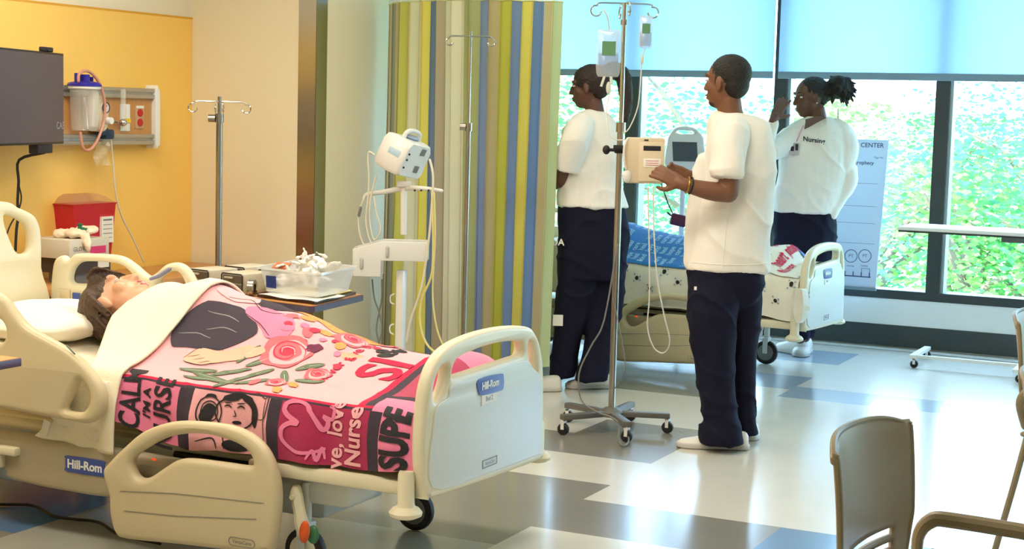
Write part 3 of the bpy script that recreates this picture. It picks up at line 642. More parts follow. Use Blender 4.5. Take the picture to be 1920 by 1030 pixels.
thing('pillow', g, mat('white_pillowcase', (248, 242, 224), 0.85, bump=0.4, scale=12), 'soft white pillow under the head of the brown-haired manikin', 'pillow', smooth=80)

# ================================================================== figures
def ellb(g, c, f, u, s, a, b, h): g.ell(c, f * a, s * b, u * h)
def head(g, c, f, u, k=1.0):
    """c: centre of the skull, f: where the face looks, u: up"""
    f = f.normalized(); u = (u - f * u.dot(f)).normalized(); s = f.cross(u)
    P = lambda a, b, h: c + (f * a + s * b + u * h) * k
    E_ = lambda a, b, h, x, y, z: g.ell(P(a, b, h), f * x * k, s * y * k, u * z * k)
    E_(-.012, 0, .025, .098, .076, .088); E_(.02, 0, -.035, .072, .062, .085); E_(.045, 0, -.075, .042, .043, .042); E_(.062, 0, -.093, .02, .024, .018)
    g.tube([P(.083, 0, .018), P(.098, 0, -.012), P(.104, 0, -.026)], [.008 * k, .011 * k, .0125 * k], smooth=3)
    for q in (-1, 1):
        E_(.092, q * .012, -.028, .012, .009, .008); E_(.072, q * .032, .030, .016, .028, .010); E_(.056, q * .040, -.022, .024, .022, .028)
        g.ell(P(.0, q * .077, -.012), (f * .017 - s * q * .003) * k, (s * q * .007 + f * .003) * k, u * .031 * k); g.ell(P(.004, q * .076, -.034), f * .009 * k, s * .006 * k, u * .012 * k)
    E_(.088, 0, -.057, .012, .024, .008); E_(.085, 0, -.071, .012, .022, .009); E_(.078, 0, -.063, .015, .03, .02)
    return P, s
def eyes(P, f, s, u, par, k=1.0, iris=(40, 24, 16), lid=None):
    for q in (-1, 1):
        e = obj('eye', G().ell(P(.0745, q * .033, .008), f * .012 * k, s * .0115 * k, u * .0055 * k), mat('eye_white', (225, 220, 212), 0.3), par)
        obj('iris', G().ell(P(.085, q * .033, .008), f * .003 * k, s * .006 * k, u * .0055 * k), mat('iris_%d' % iris[0], iris, 0.2), e)
        obj('eyebrow', G().tube([P(.086, q * .016, .032), P(.085, q * .035, .038), P(.070, q * .055, .032)], .003 * k, smooth=3), mat('brow_black', (30, 20, 16), 0.8), par)
    obj('lips', G().ell(P(.0965, 0, -.0565), f * .005 * k, s * .022 * k, u * .005 * k).ell(P(.0935, 0, -.069), f * .005 * k, s * .019 * k, u * .006 * k), mat('lips_brown', (120, 62, 56), 0.5) if lid is None else lid, par)
def hand(g, w, d, pn, k=1.0, curl=0.5, side=1, spread=.12, thumb=0.5):
    """wrist w, direction d of the palm, palm normal pn (towards which the fingers curl), thumb on side*(d x pn)"""
    d = d.normalized(); pn = (pn - d * pn.dot(d)).normalized(); t = d.cross(pn) * side
    g.tube([w - d * .02 * k, w + d * .015 * k], [.026 * k, .026 * k])
    for q in (-1.2, -.4, .4, 1.2): g.tube([w + t * q * .010 * k, w + d * .045 * k + t * q * .017 * k, w + d * .088 * k + t * q * .019 * k], [.016 * k, .0145 * k, .0115 * k])
    for i, (q, L, cu) in enumerate(((1.25, .072, .8), (.42, .080, 1.0), (-.42, .074, 1.1), (-1.22, .058, 1.25))):
        p = w + d * .088 * k + t * q * .0195 * k; a = curl * cu * .5; dd = (d + t * q * spread).normalized(); pts = [p]
        for m, fr in enumerate((.45, .32, .23)):
            dirn = dd * math.cos(a) + pn * math.sin(a); p = p + dirn * L * fr * k; pts.append(p); a += curl * cu * .75
        g.tube(pts, [.0098 * k, .009 * k, .0082 * k, .0068 * k])
    p0 = w + d * .022 * k + t * .02 * k; p1 = p0 + (d * .6 + t * .75 + pn * .25).normalized() * .042 * k; p2 = p1 + (d * .85 + t * .3 + pn * .45 * (1 + thumb)).normalized() * .032 * k; p3 = p2 + (d * .9 + pn * .6 * (1 + thumb)).normalized() * .026 * k
    g.tube([p0, p1, p2, p3], [.016 * k, .013 * k, .0105 * k, .008 * k])
def ring(px, y, hw, hd, D, d=0.0, e=2.4, n=28, rot=0.0):
    c = W(px, y, D=D + d); a = hw * (D + d) / FPX; x = HR * math.cos(rot) + HF * math.sin(rot); w = -HR * math.sin(rot) + HF * math.cos(rot); out = []
    for k in range(n):
        t = 2 * PI * k / n; cs, sn = math.cos(t), math.sin(t)
        out.append(c + x * a * (abs(cs) ** (2 / e)) * (1 if cs > 0 else -1) + w * hd * (abs(sn) ** (2 / e)) * (1 if sn > 0 else -1))
    return out
def dens(rings, m=4):
    """catmull-smoothed loft rings"""
    n = len(rings[0]); cols = [catmull([r[k] for r in rings], m) for k in range(n)]
    return [[cols[k][i] for k in range(n)] for i in range(len(cols[0]))]
def folds(amp, sx=14, sz=4):
    return lambda p: amp * 1.3 * (1 - abs(noise.noise(V((p.x * sx * .55 + p.z * 3, p.y * sx * .55 + p.z * 2, p.z * sz * .9))))) ** 7 + amp * (noise.noise(V((p.x * sx, p.y * sx, p.z * sz))) + .5 * noise.noise(V((p.x * sx * 2.2, p.y * sx * 2.2, p.z * sz * 3))))
def shoe(g, heel, toe, w=.05, h=.075):
    heel, toe = V(heel), V(toe); d = (toe - heel); L = d.length; d.normalize(); s = V((-d.y, d.x, 0)); up = V((0, 0, 1)); R = []
    for t, ww, hh in ((0, .6, .75), (.04, .8, .95), (.15, .88, 1.0), (.35, .86, .95), (.5, .9, .8), (.7, 1.05, .62), (.88, .95, .5), (.97, .65, .42), (1, .35, .32)):
        r = []
        for k in range(20):
            a = 2 * PI * k / 20; cs, sn = math.cos(a), math.sin(a); z = (h * hh * .5) * (1 + (abs(sn) ** .7) * (1 if sn > 0 else -1)); r.append(heel + d * L * t + s * w * ww * (abs(cs) ** .8) * (1 if cs > 0 else -1) * (1 if sn < .1 else 1 - .35 * sn) + up * (z + .002))
        R.append(r)
    g.loft(dens(R, 3)); return g
def sole(g, heel, toe, w=.053):
    heel, toe = V(heel), V(toe); d = (toe - heel); L = d.length; d.normalize(); s = V((-d.y, d.x, 0)); pts = []
    for t, ww in ((-.02, .4), (.03, .8), (.2, .9), (.4, .86), (.7, 1.08), (.9, .95), (1.0, .6), (1.03, .2)): pts.append((t, ww))
    o = [(t * L, ww * w) for t, ww in pts] + [(t * L, -ww * w) for t, ww in reversed(pts)]
    g.panel([o], lambda a, b, c: heel + d * a + s * b + V((0, 0, .014 + c)), .024, .006, n=3); return g
M_shirt = mat('white_scrub_cotton', (240, 236, 228), 0.8, bump=0.25, scale=24, sheen=0.2)
M_navy = mat('navy_scrub_cotton', (20, 21, 42), 0.85, bump=0.25, scale=24, spec=0.2)
M_skinM = mat('brown_skin', (122, 80, 56), 0.5, var=0.08, scale=18); M_skinW = mat('dark_brown_skin', (98, 62, 48), 0.5, var=0.08, scale=18)
M_hair = mat('black_hair', (18, 15, 15), 0.6, bump=0.7, scale=120)
M_sneak = mat('white_shoe_leather', (236, 232, 226), 0.5); M_sole = mat('grey_white_sole', (205, 202, 196), 0.6)

# ---- the standing man
DM = 7.154
def person_root(label, px, py, D): 
    p = W(px, py, D=D); return empty('person', label, 'person', (p.x, p.y, 0))
man = person_root('man in white scrub top and navy trousers holding the infusion pump', 1350, 840, DM)
fM = (-HR * math.cos(.62) + HF * math.sin(.62)).normalized(); up = V((0, 0, 1))
def T_(*a): return lambda px, y, d=0.0: W(px, y, D=a[0] + d)
q = T_(DM)
b = G(); PH, sM = head(b, q(1363, 153), (fM - up * .05), up, 1.02)
b.tube([q(1366, 185), q(1369, 212), q(1376, 245)], [.055, .057, .075], 16)
b.loft(dens([ring(1378, 232, 40, .07, DM), ring(1385, 260, 54, .1, DM), ring(1385, 330, 54, .105, DM), ring(1376, 420, 54, .10, DM), ring(1366, 500, 54, .10, DM), ring(1362, 530, 54, .10, DM)]))
for P in ([q(1345, 520, -.06), q(1338, 660, -.06), q(1352, 818, -.06)], [q(1385, 520, .06), q(1394, 660, .08), q(1400, 806, .08)]): b.tube(P, [.062, .055, .04], 16)
sh, el, wr = q(1366, 252, -.16), q(1366, 362, -.19), q(1278, 345, -.22)
b.tube([sh, q(1368, 310, -.19), el], [.055, .05, .044], 14, 4); b.tube([el, q(1330, 358, -.205), wr], [.044, .042, .028], 14, 4)
palm = (q(1235, 322, -.20) - wr); hand(b, wr, palm, HF * .9 - HR * .3 + up * .1, 1.0, .7, 1)
sh2, el2, wr2 = q(1372, 252, .17), q(1335, 345, .20), q(1290, 330, .06)
b.tube([sh2, q(1352, 310, .2), el2], [.055, .048, .042], 14, 4); b.tube([el2, wr2], [.042, .028], 14); hand(b, wr2, q(1252, 318, .0) - wr2, -HF + up * .1, 1.0, .5, -1)
body = obj('body', remesh(b, .0048, 4), M_skinM, man, smooth=80)
uM = (up - fM * 0).normalized(); eyes(PH, fM, sM, up, body, 1.02)
h = G(); k = 1.02
h.ell(PH(-.02, 0, .034), fM * .099, sM * .081, up * .088).ell(PH(-.045, 0, -.01), fM * .06, sM * .07, up * .07)
for sgn in (-1, 1): h.ell(PH(.006, sgn * .062, .005), fM * .022, sM * .017, up * .03)
obj('hair', remesh(h, .005, 3, lambda p: .0015 * noise.noise(p * 120)), M_hair, body, smooth=80)
h = G(); h.ell(PH(.050, 0, -.090), fM * .038, sM * .040, up * .024); obj('beard', remesh(h, .004, 3), mat('short_beard', (66, 44, 33), 0.8, bump=0.5, scale=200), body, smooth=80)
t = G()
t.loft(dens([ring(1371, 213, 23, .062, DM, -.005), ring(1379, 222, 44, .085, DM), ring(1386, 240, 56, .112, DM), ring(1386, 280, 63, .13, DM), ring(1386, 340, 64, .135, DM), ring(1378, 400, 68, .14, DM), ring(1370, 455, 73, .145, DM), ring(1366, 492, 77, .15, DM), ring(1366, 506, 78, .15, DM)]))
t.tube([q(1376, 238, -.08), q(1368, 262, -.15), q(1364, 300, -.19), q(1363, 332, -.20)], [.07, .080, .072, .070], 16, 4, False)
t.tube([q(1382, 238, .08), q(1370, 262, .15), q(1350, 300, .19), q(1345, 325, .2)], [.07, .080, .072, .068], 16, 4, False)
t.tube([q(1318, 300, .0), q(1308, 400, .0), q(1300, 490, .0)], [.03, .05, .045], 14, 4)
top = obj('scrub_top', remesh(t, .008, 3, folds(.009, 8, 4)), M_shirt, man, smooth=80)
def seam(par, root, D, pixs, r=.0025, name='seam', m=None):
    bv = BVHTree.FromObject(par, bpy.context.evaluated_depsgraph_get()); mi = WT[root.name].inverted(); P = []
    for px, py in [(p.x, p.y) for p in catmull([V((a, b_, 0)) for a, b_ in pixs], 8)]:
        d = (W(px, py, D=D) - CAM).normalized(); r_ = bv.ray_cast(mi @ CAM, (mi.to_3x3() @ d).normalized())
        if r_[0]: P.append(WT[root.name] @ r_[0])
    if len(P) > 3: obj(name, G().tube(P, r, 6), m or M_shirt, par, smooth=80)
seam(top, man, DM, [(1337, 333), (1350, 334), (1370, 336), (1388, 337)]); seam(top, man, DM, [(1376, 345), (1366, 400), (1358, 460), (1356, 500)]); seam(top, man, DM, [(1380, 225), (1392, 262), (1396, 300), (1392, 335)])
seam(top, man, DM, [(1295, 492), (1340, 496), (1400, 497), (1440, 494)])
t = G()
t.loft(dens([ring(1366, 480, 68, .125, DM), ring(1362, 515, 71, .14, DM), ring(1360, 545, 69, .135, DM), ring(1360, 572, 52, .08, DM)]))
t.loft(dens([ring(1342, 500, 44, .10, DM, -.02), ring(1339, 545, 49, .125, DM, -.04), ring(1336, 600, 44, .12, DM, -.06), ring(1338, 680, 38, .10, DM, -.06), ring(1347, 750, 33, .09, DM, -.06), ring(1352, 790, 32, .09, DM, -.06), ring(1350, 806, 40, .10, DM, -.06), ring(1353, 832, 42, .10, DM, -.06)]))
t.loft(dens([ring(1382, 500, 40, .10, DM, .03), ring(1388, 545, 41, .12, DM, .05), ring(1392, 600, 32, .115, DM, .08), ring(1393, 680, 25, .09, DM, .09), ring(1395, 770, 20, .075, DM, .09), ring(1400, 805, 20, .08, DM, .09), ring(1402, 812, 19, .08, DM, .09)]))
tr = obj('scrub_trousers', remesh(t, .008, 3, folds(.008, 9, 6)), M_navy, man, smooth=80)
g = G(); g.box(q(1304, 541, -.185), (.012, .004, .016), .001); obj('pocket_logo', g, M_paper, tr)
for hl, te in (((1402, 843), (1272, 838)), ((1420, 826), (1330, 815))):
    A, B = W(*hl, z=.0), W(*te, z=0); A.z = B.z = 0
    s_ = obj('shoe', shoe(G(), A, B, .048, .082), M_sneak, man, smooth=60); obj('shoe_sole', sole(G(), A, B, .05), M_sole, s_)
g = G(); c = wr + (el - wr) * .12; ax = (el - wr).normalized(); x_, y_ = basis(ax); g.tube([c + (x_ * math.cos(a) + y_ * math.sin(a)) * .034 for a in [2 * PI * k / 20 for k in range(21)]], .0045, caps=False)
obj('bracelet', g, mat('gold_bracelet', (170, 130, 60), 0.3, metal=0.9), man); c += ax * .015
g = G(); g.tube([c + (x_ * math.cos(a) + y_ * math.sin(a)) * .036 for a in [2 * PI * k / 20 for k in range(21)]], .004, caps=False); obj('wristband', g, M_black, man)

# ---- woman seen from behind beside the curtain
D1 = 8.62; q = T_(D1); f1 = (-HR * math.cos(.25) + HF * math.sin(.25)).normalized()
w1 = person_root('woman in white scrub top turned away beside the striped curtain', 1100, 728, D1)
b = G(); PH, s1 = head(b, q(1104, 162), f1 - up * .12, up, .98)
b.tube([q(1112, 190), q(1116, 212), q(1118, 240)], [.05, .052, .07], 16)
b.loft(dens([ring(1116, 232, 36, .07, D1), ring(1112, 262, 48, .1, D1), ring(1106, 320, 48, .1, D1), ring(1106, 390, 52, .11, D1), ring(1112, 440, 56, .13, D1)]))
for P in ([q(1092, 430, -.06), q(1070, 560, -.03), q(1050, 700, .02)], [q(1138, 430, .05), q(1130, 560, .05), q(1120, 700, -.05)]): b.tube(P, [.085, .06, .04], 16)
sh, el, wr = q(1078, 250, -.13), q(1052, 338, -.06), q(1002, 352, .10)
b.tube([sh, (sh + el) / 2, el], [.052, .047, .042], 14, 4); b.tube([el, wr], [.042, .027], 14, 3); hand(b, wr, -HR + HF * .6, -up, 1, .4, 1)
sh2 = q(1130, 250, .14); el2 = q(1075, 335, .3); wr2 = q(1020, 345, .42); b.tube([sh2, el2, wr2], [.052, .042, .027], 14, 3); hand(b, wr2, -HR + HF * .4, -up, 1, .4, -1)
body = obj('body', remesh(b, .0052, 3), M_skinW, w1, smooth=80); eyes(PH, f1, s1, up, body, .98)
h = G(); h.ell(PH(-.022, 0, .032), f1 * .104, s1 * .083, up * .088).ell(PH(-.06, 0, -.01), f1 * .055, s1 * .07, up * .065)
h.tube([q(1132, 140), q(1150, 133, .02), q(1166, 140, .02), q(1173, 170, .02), q(1174, 205, .01), q(1172, 235, .0)], [.045, .05, .045, .04, .032, .014], 14, 4)
obj('hair', remesh(h, .006, 3, lambda p: .004 * noise.noise(p * 60)), mat('dark_brown_hair', (40, 26, 22), 0.6, bump=0.7, scale=100), body, smooth=80)
t = G()
t.loft(dens([ring(1116, 209, 19, .055, D1), ring(1112, 222, 38, .085, D1), ring(1108, 245, 52, .115, D1), ring(1108, 290, 58, .13, D1), ring(1107, 340, 57, .13, D1), ring(1108, 370, 64, .14, D1), ring(1112, 388, 68, .15, D1)]))
t.tube([q(1094, 232, -.06), q(1080, 256, -.12), q(1070, 290, -.12), q(1064, 318, -.10)], [.07, .08, .072, .068], 16, 4, False); t.tube([q(1128, 236, .06), q(1125, 262, .13), q(1105, 300, .2)], [.07, .08, .07], 16, 4, False)
obj('scrub_top', remesh(t, .008, 3, folds(.007, 9, 5)), M_shirt, w1, smooth=80)
t = G()
t.loft(dens([ring(1110, 378, 60, .13, D1), ring(1112, 410, 66, .15, D1), ring(1113, 460, 66, .16, D1), ring(1108, 520, 60, .15, D1)]))
t.loft(dens([ring(1096, 430, 42, .12, D1, 0), ring(1091, 480, 44, .13, D1, -.01), ring(1078, 560, 34, .11, D1), ring(1062, 640, 27, .09, D1, .01), ring(1052, 705, 24, .085, D1, .02)]))
t.loft(dens([ring(1128, 430, 42, .12, D1, .02), ring(1133, 480, 42, .13, D1, .04), ring(1132, 560, 36, .12, D1, .04), ring(1124, 640, 28, .10, D1, 0), ring(1112, 690, 27, .09, D1, -.05), ring(1108, 712, 29, .09, D1, -.06)]))
tr = obj('scrub_trousers', remesh(t, .008, 3, folds(.008, 9, 6)), M_navy, w1, smooth=80)
g = G(); c = q(1046, 455, -.13); g.text('UA', .05, lambda a, b_, z: c + HR * a + up * b_ - HF * z, .001); obj('pocket_lettering', g, M_paper, tr)
for hl, te in (((1142, 728), (1062, 728)), ((1050, 733), (1020, 728))):
    A, B = W(*hl, z=.0), W(*te, z=0)
    if hl[0] < 1100: B = A + V((-.17, -.2, 0)) * .0 + (-HR * .8 - HF * .2).normalized() * .25
    A.z = B.z = 0; s_ = obj('shoe', shoe(G(), A, B, .046, .085), M_sneak, w1, smooth=60); obj('shoe_sole', sole(G(), A, B, .048), M_sole, s_)
g = G().box(q(1046, 601, -.1), (.055, .003, .06), 0, Matrix.Rotation(.5, 3, 'Z')); obj('pocket_note', g, M_paper, tr, label='white folded paper')

# ---- woman touching her forehead
D2 = 10.05; q = T_(D2); f2 = (-HR * math.cos(.28) - HF * math.sin(.28) - up * .16).normalized()
w2 = person_root('woman in white v-neck top raising one hand to her forehead', 1490, 668, D2)
b = G(); PH, s2 = head(b, q(1519, 182), f2, up, 1.06); u2 = (up - f2 * up.dot(f2)).normalized()
b.tube([q(1530, 205), q(1534, 226), q(1532, 250)], [.056, .06, .09], 16)
b.loft(dens([ring(1530, 245, 44, .08, D2), ring(1528, 280, 52, .11, D2), ring(1520, 350, 52, .12, D2), ring(1508, 410, 52, .13, D2)]))
for P in ([q(1490, 410, -.04), q(1490, 520, -.04), q(1500, 632, -.03)], [q(1525, 410, .05), q(1515, 520, .07), q(1508, 630, .06)]): b.tube(P, [.09, .065, .045], 16)
sh, el, wr = q(1582, 262, -.02), q(1592, 330, -.03), q(1556, 404, -.08)
b.tube([sh, el, wr], [.055, .045, .03], 14, 4); hand(b, wr, q(1546, 436, -.09) - wr, -HR + HF * .4, 1.0, .35, -1)
shr, elr, wrr = q(1472, 262, -.05), q(1432, 285, -.20), q(1452, 222, -.22)
b.tube([shr, elr, wrr], [.052, .045, .028], 14, 4); hand(b, wrr, q(1476, 176, -.12) - wrr, HR * .3 + HF * .9, 1.08, .10, -1, .12)
body = obj('body', remesh(b, .0053, 3), M_skinW, w2, smooth=80); eyes(PH, f2, s2, u2, body, 1.06)
obj('stud_earring', G().ell(PH(.004, -.086, -.036), V((.006, 0, 0)), V((0, .006, 0)), V((0, 0, .006))), M_chrome, body)
h = G(); h.ell(PH(-.024, 0, .036), f2 * .106, s2 * .086, u2 * .088).ell(PH(-.06, 0, .0), f2 * .06, s2 * .074, u2 * .07)
rn = random.Random(5); h.ell(q(1572, 164), HR * .075, HF * .07, up * .075)
for k in range(46):
    a, e = rn.uniform(0, 2 * PI), rn.uniform(-1, 1); d = (HR * math.cos(a) * math.cos(e) + HF * math.sin(a) * math.cos(e) + up * math.sin(e)); c = q(1574, 164); h.tube([c + d * .05, c + d * .085 - up * .01, c + d * rn.uniform(.09, .115) - up * .025], [.018, .014, .006], 7)
obj('hair', remesh(h, .0055, 1, lambda p: .004 * noise.noise(p * 70)), M_hair, body, smooth=80)
t = G()
t.loft(dens([ring(1532, 221, 22, .06, D2), ring(1532, 232, 48, .09, D2), ring(1530, 252, 62, .12, D2), ring(1526, 290, 64, .15, D2), ring(1522, 330, 62, .155, D2), ring(1516, 370, 62, .155, D2), ring(1508, 398, 60, .155, D2)]))
t.tube([q(1570, 245), q(1585, 275, -.02), q(1580, 312, -.04)], [.08, .085, .07], 16, 4); t.tube([q(1578, 280, -.02), q(1592, 335, -.03), q(1575, 370, -.05), q(1560, 400, -.08)], [.062, .058, .048, .04], 16, 4)
t.tube([q(1500, 248), q(1478, 266, -.06), q(1452, 280, -.13)], [.08, .08, .065], 16, 4); t.tube([q(1460, 278, -.1), q(1432, 285, -.20), q(1450, 232, -.22)], [.06, .055, .038], 16, 4)
top = obj('scrub_top', remesh(t, .008, 3, folds(.006, 9, 5)), M_shirt, w2, smooth=80)
bvh = BVHTree.FromObject(top, bpy.context.evaluated_depsgraph_get())
def on_top(px, py, D, root, off=.004):
    o = CAM; d = (W(px, py, D=D) - CAM).normalized(); m = WT[root.name].inverted(); r = bvh.ray_cast(m @ o, (m.to_3x3() @ d).normalized())
    return (WT[root.name] @ r[0]) - d * off if r[0] else W(px, py, D=D - .16)
g = G().use(M_skinW); A, B, C_ = on_top(1512, 232, D2, w2), on_top(1553, 220, D2, w2), on_top(1508, 236, D2, w2)
poly = [on_top(a, c, D2, w2, .003) for a, c in ((1510, 224), (1508, 243), (1520, 237), (1534, 229), (1550, 221), (1545, 218), (1530, 218))]
g.add(poly, [tuple(range(7))]); obj('v_neckline', g, None, top, smooth=0, label='open v-neck showing skin')
g = G().tube([on_top(a, c, D2, w2, .006) for a, c in ((1506, 236), (1500, 250), (1494, 265))], .004, smooth=3); ln = obj('lanyard', g, mat('pink_lanyard', (220, 160, 190), 0.7), top)
c = on_top(1489, 279, D2, w2, .012); g = G().add([c + HR * a + up * b_ for a, b_ in ((-.035, .036), (.03, .044), (.03, -.035), (-.03, -.044))], [(0, 1, 2, 3)]); bdg = obj('id_badge', G().box(c, (.06, .004, .075), .001, Matrix.Rotation(math.atan2(HR.y, HR.x), 3, 'Z')), mat('badge_plastic', (190, 185, 185), 0.3), ln)
g = G().box(c - HF * .004 - HR * .012, (.02, .002, .03), 0, Matrix.Rotation(math.atan2(HR.y, HR.x), 3, 'Z')).box(c - HF * .004 + HR * .015 + up * .01, (.016, .002, .04), 0, Matrix.Rotation(math.atan2(HR.y, HR.x), 3, 'Z')); obj('badge_photo', g, M_ink, bdg)
c = on_top(1526, 263, D2, w2, .006); obj('chest_embroidery', G().text('Nursing', .042, lambda a, b_, z: c + HR * a + up * (b_ - a * .1) - HF * (.004 + a * .2), .0008, .001), M_ink, top)
t = G()
t.loft(dens([ring(1508, 388, 55, .14, D2), ring(1508, 420, 60, .16, D2), ring(1508, 470, 56, .15, D2), ring(1506, 520, 46, .14, D2)]))
t.tube([q(1490, 480, -.05), q(1490, 560, -.05), q(1500, 636, -.03)], [.12, .09, .062], 16, 4, False); t.tube([q(1525, 480, .05), q(1512, 560, .08), q(1508, 634, .06)], [.12, .085, .062], 16, 4, False)
obj('scrub_trousers', remesh(t, .009, 3, folds(.007, 9, 6)), M_navy, w2, smooth=80)
for A, B in ((W(1508, 668, z=0), W(1438, 652, z=0)), (W(1512, 660, z=0), W(1470, 690, z=0))):
    A.z = B.z = 0; B = A + (B - A).normalized() * .27; s_ = obj('shoe', shoe(G(), A, B, .05, .11), M_sneak, w2, smooth=60); obj('shoe_sole', sole(G(), A, B, .052), M_sole, s_)
    g = G(); d = (B - A).normalized(); sd = V((-d.y, d.x, 0))
    for k in range(4): g.tube([A + d * (.10 + k * .03) - sd * .025 + up * (.095 - k * .01), A + d * (.11 + k * .03) + sd * .025 + up * (.097 - k * .01)], .004, 6)
    obj('laces', g, M_paper, s_)

# ---- training manikin lying in the front bed
mk = empty('person', 'brown-haired patient manikin lying on its back in the front bed', 'person', (-3.6, 4.62, .58))
hc = W(220, 574, y=4.60); fk = V((.24, .24, .94)).normalized(); uk = (V((-1, 0, .02))); uk = (uk - fk * uk.dot(fk)).normalized()
b = G(); PH, sk = head(b, hc, fk, uk, 1.2)
b.tube([hc + V((.10, 0, -.045)), hc + V((.18, 0, -.05)), hc + V((.27, 0, -.07))], [.06, .062, .09], 16)
def yzr(x, y, z, a, c): return [V((x, y + a * math.cos(t), z + c * math.sin(t))) for t in [2 * PI * k / 24 for k in range(24)]]
b.loft(dens([yzr(-3.80, 4.62, .69, .10, .07), yzr(-3.74, 4.62, .68, .20, .09), yzr(-3.6, 4.62, .70, .19, .10), yzr(-3.4, 4.62, .69, .17, .09), yzr(-3.2, 4.62, .66, .17, .08)]))
for s_ in (-1, 1):
    b.tube([V((-3.25, 4.62 + s_ * .09, .65)), V((-2.9, 4.62 + s_ * .09, .63)), V((-2.5, 4.62 + s_ * .07, .62)), V((-2.44, 4.62 + s_ * .07, .66))], [.08, .06, .035, .03], 14, 4)
    b.tube([V((-3.72, 4.62 + s_ * .19, .67)), V((-3.48, 4.62 + s_ * .24, .62)), V((-3.24, 4.62 + s_ * .20, .63))], [.045, .038, .025], 12, 3); hand(b, V((-3.24, 4.62 + s_ * .20, .63)), V((1, -s_ * .2, 0)), V((0, 0, -1)), .9, .2, -s_)
M_msk = mat('manikin_skin', (222, 168, 136), 0.45, var=0.05, scale=20)
body = obj('body', remesh(b, .0053, 3), M_msk, mk, smooth=80); eyes(PH, fk, sk, uk, body, 1.2, (60, 40, 30), mat('manikin_lips', (196, 112, 104), 0.4))
h = G(); h.ell(PH(-.018, 0, .045), fk * .118, sk * .104, uk * .09).ell(PH(-.062, 0, -.01), fk * .07, sk * .108, uk * .11).ell(PH(.045, .0, .085), fk * .06, sk * .075, uk * .03)
rn = random.Random(2)
for k in range(70):
    a = rn.uniform(-1, 1); st = PH(.04 - abs(a) * .03, a * .08, .11 - abs(a) * .045); en = PH(-.0 - rn.random() * .09, a * .10 + rn.uniform(-.012, .012), -.01 - rn.random() * .07)
    md_ = (st + en) / 2 + (st + en - 2 * hc).normalized() * .02; h.tube([st, md_, en], [.009, .010, .005], 6, 3)
for k in range(10): a = -.06 + k * .013; h.tube([PH(.05, a, .10), PH(.085, a * 1.05, .085), PH(.094, a, .06)], [.008, .008, .003], 6, 3)
obj('hair', remesh(h, .0045, 1, lambda p: .003 * noise.noise(V((p.x * 40, p.y * 90, p.z * 40)))), mat('brown_wig_hair', (74, 54, 36), 0.5, var=0.4, scale=60, bump=0.6, stretch=(1, 5, 1)), body, smooth=80)
obj('teeth', G().ell(PH(.098, 0, -.063), fk * .003, sk * .011, uk * .003), M_paper, body)

# ================================================================== bedding of the bed by the window
HT2 = [(-4.0, .0), (-3.8, .20), (-3.6, .235), (-3.4, .19), (-3.2, .165), (-2.95, .14), (-2.7, .13), (-2.55, .15), (-2.45, .06)]
def ht2(X, Y): return .60 + max(0, -3.6 - X) * .15 + ip(X, HT2) * math.exp(-((Y - 4.60) / .33) ** 2)
def S2(x, v, off=0.0): return S(x - BO.x, v, off, ht2) + BO
M_paw = mat('white_printed_sheet', (240, 236, 222), 0.85, bump=0.3, scale=30); M_pawb = mat('pale_blue_print', (150, 178, 206), 0.85)
g = G().use(M_paw); cloth_grid(g, -4.3, -2.44, -.235, 1.08, lambda x, v: S2(x, v, .006) + V((0, -.03 * max(0, -v - .1), 0)), 80, 90)
for k in range(14):
    x = -3.5 + k * .085; v = -.03 - .05 * (k % 3)
    for a, b_, r in ((0, 0, .012), (.02, .012, .006), (.02, -.012, .006), (-.015, .02, .006), (-.018, -.018, .006)):
        bb_ = bmesh.new(); bb_.faces.new([bb_.verts.new(V((x + a + r * math.cos(t), v + b_ + r * math.sin(t), 0))) for t in [PI * i / 4 for i in range(8)]]); g.use(M_pawb if a else M_ink).absorb(bb_, lambda p: S2(p.x, p.y, .012))
thing('printed_sheet', g, None, 'white sheet printed with small pale blue paws hanging over the bed by the window', 'bed sheet', smooth=70)
M_bblue = mat('bright_blue_fleece', (26, 118, 200), 0.85, var=0.2, scale=24, sheen=0.2); M_lblue = mat('pale_blue_print_lines', (160, 205, 236), 0.85)
g = G().use(M_bblue); cloth_grid(g, -3.95, -2.98, .0, .95, lambda x, v: S2(x, v, .016), 50, 60)
rnd = random.Random(9); g.use(M_lblue)
for k in range(15):
    x = -3.64 + k * .045
    for j in range(5):
        if rnd.random() < .9: g.text(rnd.choice(['heal', 'care', 'love', 'hope', 'kind', 'nurse']), .048, (lambda xx, vv: (lambda a, b_, t: S2(xx - b_ , vv + a, .020)))(x, .06 + j * .125 + rnd.uniform(-.01, .01)), .001, maxlen=.03)
thing('fleece_blanket', g, None, 'bright blue lettered fleece blanket on the bed by the window', 'blanket', smooth=70)
g = G().use(M_paw); cloth_grid(g, -2.86, -2.45, .02, .95, lambda x, v: S2(x, v, .016), 30, 60)
def lay2(x, v): return lambda a, b_, t: S2(x - b_, v + a, .021)
for body_, m_, s_, x, v in (('NURSE', M_ink, .06, -2.80, .14), ('HAVE', M_ink, .05, -2.76, .30), ('the', M_ink, .05, -2.73, .14), ('BEST', M_ink, .05, -2.69, .20), ('heart', M_red, .075, -2.62, .20), ('Nurse', M_red, .085, -2.56, .16), ('patience', M_red, .06, -2.62, .42), ('&', M_red, .06, -2.70, .4)):
    g.use(m_).text(body_, s_, lay2(x, v), .002, maxlen=.03)
g.use(M_red); 
bb_ = bmesh.new(); bb_.faces.new([bb_.verts.new(V((-2.66 + .02 * math.cos(t), .06 + .014 * math.sin(t), 0))) for t in [PI * i / 6 for i in range(12)]]); g.absorb(bb_, lambda p: S2(p.x, p.y, .021))
g.use(M_bblue); cloth_grid(g, -2.83, -2.5, .50, .62, lambda x, v: S2(x, v, .021), 16, 10)
